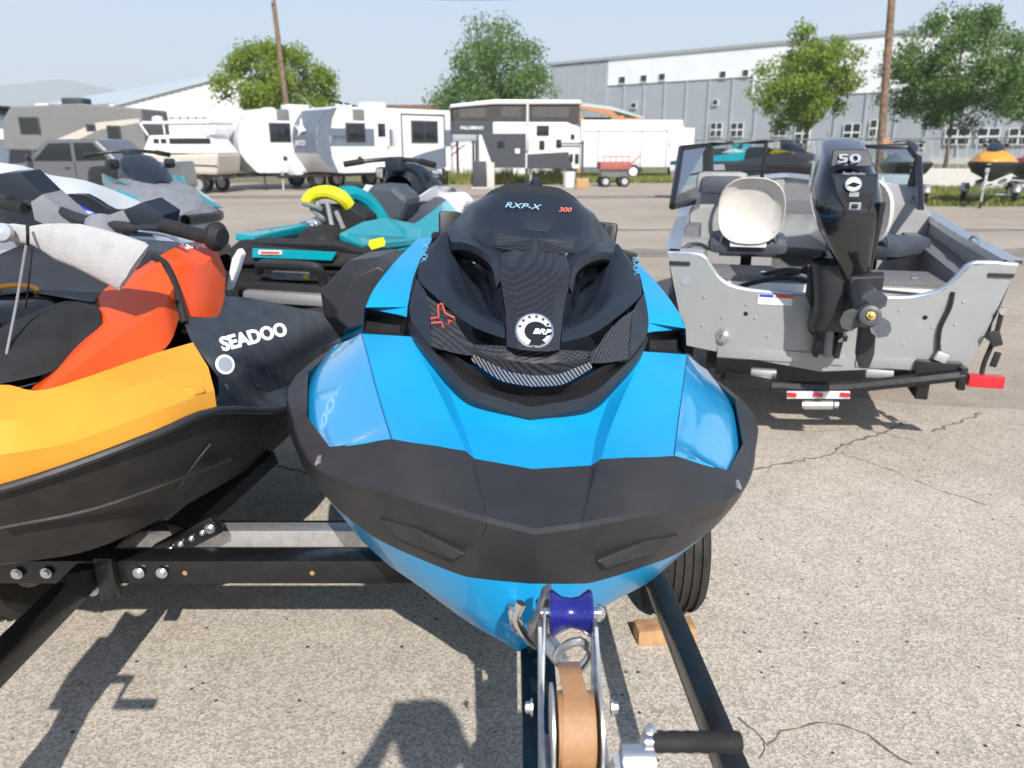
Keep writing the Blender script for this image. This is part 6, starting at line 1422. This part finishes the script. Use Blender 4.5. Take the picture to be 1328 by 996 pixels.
# ---------------------------------------------------------------- trees
def tree(px, D, top_py, bot_py, halfw_px, label, mat, seed, nleaf, trunk_h=None, leaf=.2, airy=0.0, name='tree', clumps=70):
    rnd = random.Random(seed); k = (D * ct + .5) / FPX
    ztop, zbot = zat(top_py, D), zat(bot_py, D); rw = halfw_px * k; rz_ = (ztop - zbot) / 2; zc = (ztop + zbot) / 2
    r = thing(name, label, 'tree', (G(px, D), D, 0), (0, 0, 0), 'trees around the lot')
    m = MB(); tw = .05 * (ztop) * .35
    m.tube(catmull([V((0, 0, -.1)), V((.05, 0, zbot * .6)), V((-.05, .05, zc)), V((.02, 0, ztop - rz_ * .35))], 4), [tw * (1 - .07 * i) for i in range(13)], 8)
    cl = []
    for i in range(clumps):
        for _ in range(40):
            p = V((rnd.uniform(-1, 1), rnd.uniform(-1, 1), rnd.uniform(-1, 1)))
            if .25 < p.length < 1: break
        q_ = p.copy(); wz = 1 - .35 * max(0, p.z) ** 1.5
        c = V((p.x * rw * wz, p.y * rw * wz, zc + p.z * rz_)) * 1.0
        cl.append((c, rnd.uniform(.16, .30) * rw * (1 - airy * .35)))
    for c, cr in cl[:26]:
        base = V((0, 0, zbot + (c.z - zbot) * .45)); mid_ = base.lerp(c, .55) + V((0, 0, .15))
        m.tube([base, mid_, c], [tw * .38, tw * .22, tw * .08], 5)
    m.build('trunk', 'bark', r, smooth=50)
    vs, fs = [], []
    for i in range(nleaf):
        c, cr = cl[rnd.randrange(len(cl))]
        while True:
            p = V((rnd.gauss(0, .55), rnd.gauss(0, .55), rnd.gauss(0, .42)))
            if p.length < 1.25: break
        pos = c + p * cr
        a_ = V((rnd.gauss(0, 1), rnd.gauss(0, 1), rnd.gauss(0, .6))).normalized(); b_ = a_.orthogonal().normalized(); b_.rotate(Matrix.Rotation(rnd.uniform(0, 6.28), 3, a_))
        s = leaf * rnd.uniform(.6, 1.35); w_ = b_ * s; n_2 = a_.cross(b_) * s * .55
        i0 = len(vs); vs += [pos - w_ * .5, pos + n_2 * .5, pos + w_ * .5, pos - n_2 * .5]; fs.append((i0, i0 + 1, i0 + 2, i0 + 3))
    me = bpy.data.meshes.new('crown'); me.from_pydata([tuple(v) for v in vs], [], fs); me.materials.append(MAT[mat])
    o = bpy.data.objects.new('crown', me); COL.objects.link(o); o.parent = r
    return r
tree(368, 50, 52, 172, 68, 'rounded bright green tree behind the white travel trailers', 'leaf_bright', 11, 22000, leaf=.19, airy=.2, clumps=55)
tree(640, 50, 28, 176, 88, 'spreading green tree behind the truck camper', 'leaf_dark', 12, 20000, leaf=.18, airy=.4, clumps=75)
tree(1040, 46, 36, 172, 66, 'yellow green maple in front of the grey hall', 'leaf_bright', 13, 20000, leaf=.18, airy=.35, clumps=75)
tree(1222, 40, 14, 168, 88, 'wide dark green tree beside the tall utility pole', 'leaf_dark', 14, 30000, leaf=.15, airy=.5, clumps=95)
tree(1345, 42, 60, 176, 52, 'green tree at the end of the chain link fence', 'leaf_dark', 15, 12000, leaf=.16, airy=.5)
tree(478, 90, 134, 180, 8, 'tiny dark conifer far behind the travel trailers', 'leaf_dark', 16, 900, leaf=.3, clumps=20)
# ---------------------------------------------------------------- grass
def grass(name, label, poly, n, h, seed):
    rnd = random.Random(seed); x0 = min(p[0] for p in poly); x1 = max(p[0] for p in poly); y0 = min(p[1] for p in poly); y1 = max(p[1] for p in poly)
    def inside(x, y):
        c = False; j = len(poly) - 1
        for i in range(len(poly)):
            if (poly[i][1] > y) != (poly[j][1] > y) and x < (poly[j][0] - poly[i][0]) * (y - poly[i][1]) / (poly[j][1] - poly[i][1]) + poly[i][0]: c = not c
            j = i
        return c
    vs, fs = [], []
    for i in range(n):
        x, y = rnd.uniform(x0, x1), rnd.uniform(y0, y1)
        if not inside(x, y): continue
        a_ = rnd.uniform(0, 6.28); w = rnd.uniform(.015, .04); hh = h * rnd.uniform(.5, 1.3); dx2, dy2 = math.cos(a_) * w, math.sin(a_) * w
        i0 = len(vs); vs += [(x - dx2, y - dy2, -.01), (x + dx2, y + dy2, -.01), (x + rnd.uniform(-.1, .1), y + rnd.uniform(-.1, .1), hh)]; fs.append((i0, i0 + 1, i0 + 2))
    me = bpy.data.meshes.new(name); me.from_pydata(vs, [], fs); me.materials.append(MAT['grass_blades'])
    o = bpy.data.objects.new(name, me); COL.objects.link(o); tag(o, label, 'grass', kind='stuff'); return o
grass('grass', 'rough green and yellow grass strip along the far edge', [(-6, 37.0), (40, 37.0), (40, 45), (-6, 45)], 60000, .22, 1)
grass('grass', 'short mown grass bank by the yellow watercraft', [(9, 22.5), (30, 21.5), (34, 37), (9, 37)], 60000, .12, 2)
sheet('lawn', [(9, 22.3), (32, 21.3), (36, 37.2), (9, 37.2)], -.003, 'lawn')
sheet('verge', [(-8, 36.8), (60, 36.8), (60, 60), (-8, 60)], -.004, 'lawn')
for i, (px_, D) in enumerate(((604, 35.5), (655, 35.5), (700, 35.6), (718, 35.5), (575, 35.8))):
    rnd = random.Random(40 + i); vs, fs = [], []
    for k in range(160):
        a_ = rnd.uniform(0, 6.28); rr_ = rnd.uniform(0, .5); x, y = rr_ * math.cos(a_), rr_ * math.sin(a_) * .5; hh = rnd.uniform(.25, .8)
        i0 = len(vs); vs += [(x - .05, y, 0), (x + .05, y, 0), (x + rnd.uniform(-.3, .3), y + rnd.uniform(-.2, .2), hh)]; fs.append((i0, i0 + 1, i0 + 2))
    me = bpy.data.meshes.new('weed_clump'); me.from_pydata(vs, [], fs); me.materials.append(MAT['grass_blades'])
    o = bpy.data.objects.new('weed_clump', me); COL.objects.link(o); o.location = (G(px_, D), D, -.005); tag(o, ('tall yellowing weeds growing beside the dark cabinet', 'yellowing weeds growing under the dark camper box', 'yellowing weeds growing below the camper jack post', 'yellowing weeds growing next to the white bucket', 'yellowing weeds growing between the orange stands')[i], 'weeds', 'weed clumps along the asphalt edge')
# ---------------------------------------------------------------- hills
def ridge(name, D, pts, m):
    P = [V((W(x, y, Y=D).x, D, max(-20, W(x, y, Y=D).z))) for x, y in pts]; P = catmull(P, 6)
    rnd = random.Random(5); P = [p + V((0, 0, rnd.uniform(-1, 1) * D * .0008)) for p in P]
    o = MB().loft([[p + V((0, -D * .12, -p.z - 10)) for p in P], [p + V((0, -D * .03, -p.z * .45)) for p in P], P, [p + V((0, D * .12, -p.z - 10)) for p in P]], k=1, m=2).build(name, m, smooth=60); o['kind'] = 'structure'
ridge('hills', 3200, [(-500, 160), (-250, 128), (-60, 118), (60, 104), (110, 108), (180, 124), (300, 150), (460, 172), (650, 180), (900, 176), (1200, 170), (1600, 160), (2000, 170)], 'hill')
# ---------------------------------------------------------------- haze in the air
hz_ = MB().box((0, 1200, 219), (9000, 5600, 442)).build('haze', 'black_matte', smooth=0); hz_.data.materials.clear()
hm = bpy.data.materials.new('haze'); hm.use_nodes = True; t = hm.node_tree
t.nodes.remove(t.nodes['Principled BSDF'])
pv = t.nodes.new('ShaderNodeVolumePrincipled'); pv.inputs['Color'].default_value = (.90, .945, 1, 1); pv.inputs['Density'].default_value = .0005; pv.inputs['Anisotropy'].default_value = .1
t.links.new(pv.outputs[0], t.nodes['Material Output'].inputs['Volume']); hz_.data.materials.append(hm)
tag(hz_, 'thin pale summer haze filling the air', 'haze', kind='stuff')
# ---------------------------------------------------------------- the person taking the picture (only the shadow falls into view)
pbr('skin', (.55, .34, .25), .55, var=.06); pbr('shirt', (.10, .13, .2), .85, var=.1, bump=.3, bscale=120); pbr('trousers', (.06, .065, .08), .85, var=.1); pbr('hair', (.05, .035, .025), .7, var=.2)
per = thing('person', 'person in dark shirt and trousers holding a camera up to the face', 'person', (.13, -.36, 0))
PO = V((.13, -.36, 0))
me = bpy.data.meshes.new('body'); pts = []; eds = []; rad = []
def node(p, r, par=None):
    pts.append(p); rad.append(r)
    if par is not None: eds.append((par, len(pts) - 1))
    return len(pts) - 1
pel = node((0, 0, .95), (.16, .12)); sp1 = node((0, .01, 1.12), (.15, .11), pel); chs = node((0, .03, 1.32), (.17, .12), sp1); nk0 = node((0, .05, 1.48), (.07, .07), chs)
nk = node((0, .07, 1.54), (.055, .058), nk0); hd0 = node((0, .11, 1.60), (.07, .08), nk); hd1 = node((0, .12, 1.68), (.078, .095), hd0); hd2 = node((0, .11, 1.75), (.05, .06), hd1)
for s in (-1, 1):
    hp_ = node((.10 * s, 0, .90), (.09, .09), pel); kn = node((.13 * s, .02, .50), (.06, .06), hp_); an = node((.15 * s, -.01, .10), (.042, .045), kn); ft_ = node((.16 * s, .10, .04), (.04, .035), an); node((.17 * s, .19, .03), (.035, .025), ft_)
    shd = node((.18 * s, .03, 1.41), (.065, .065), chs); el = node((.30 * s - .03, .10, 1.24 if s > 0 else 1.36), (.043, .043), shd); wr = node((.12 * s - .06, .27, 1.50), (.028, .028), el)
    pm = node((.09 * s - .065, .30, 1.555), (.03, .022), wr)
    for k, (dx3, L3) in enumerate(((-.012, .055), (.004, .065), (.018, .06), (.03, .05))):
        a3 = node((.075 * s - .065, .325 - .02 * k * .3, 1.57 + dx3 - .01), (.009, .009), pm); b3 = node(((.075 - L3 * .5) * s - .065, .335, 1.575 + dx3), (.008, .008), a3); node(((.075 - L3 * .75) * s - .065, .33, 1.57 + dx3), (.007, .007), b3)
    th3 = node((.07 * s - .065, .285, 1.535), (.010, .010), pm); node((.045 * s - .065, .275, 1.53), (.009, .009), th3)
me.from_pydata(pts, eds, []); bo_ = bpy.data.objects.new('body', me); COL.objects.link(bo_)
md = bo_.modifiers.new('skin', 'SKIN'); md.use_smooth_shade = True
for v_, r_ in zip(me.skin_vertices[0].data, rad): v_.radius = r_
me.skin_vertices[0].data[pel].use_root = True
bo_.modifiers.new('sub', 'SUBSURF').levels = 2
dg = bpy.context.evaluated_depsgraph_get(); bm2 = bpy.data.meshes.new_from_object(bo_.evaluated_get(dg)); bpy.data.objects.remove(bo_)
bm2.materials.clear()
for k in ('skin', 'shirt', 'trousers', 'black_rubber'): bm2.materials.append(MAT[k])
for p in bm2.polygons:
    c = p.center; arm = abs(c.x + .03) > .20 or c.y > .2
    p.material_index = 3 if c.z < .08 else 2 if c.z < .98 and not arm else 0 if (c.z > 1.50 and abs(c.x) < .13) or c.y > .24 else 1
    p.use_smooth = True
bo2 = bpy.data.objects.new('body', bm2); COL.objects.link(bo2); bo2.parent = per
MB().lathe([(.012, .115), (.06, .105), (.09, .07), (.098, .02), (.09, -.03), (.07, -.07)], (0, .095, 1.68), (0, -.3, 1), 18).build('hair', 'hair', per, smooth=60)
MB().box((-.07, .285, 1.60), (.14, .045, .095), None, .012).build('camera_body', 'black_plastic', per); MB().lathe([(.035, 0), (.035, .02), (.03, .022)], (-.07, .307, 1.60), (0, 1, 0), 18).build('camera_lens', 'black_gloss', per)
for s in (-1, 1): MB().lathe([(.012, 0), (.010, .006), (.002, .009)], (.03 * s, .193, 1.685), (s * .1, 1, 0), 10).build('eye', 'decal_white', per)
MB().prism([V((-.012, .20, 1.645)), V((.012, .20, 1.645)), V((0, .195, 1.69))], (0, .02, -.004)).build('nose', 'skin', per)
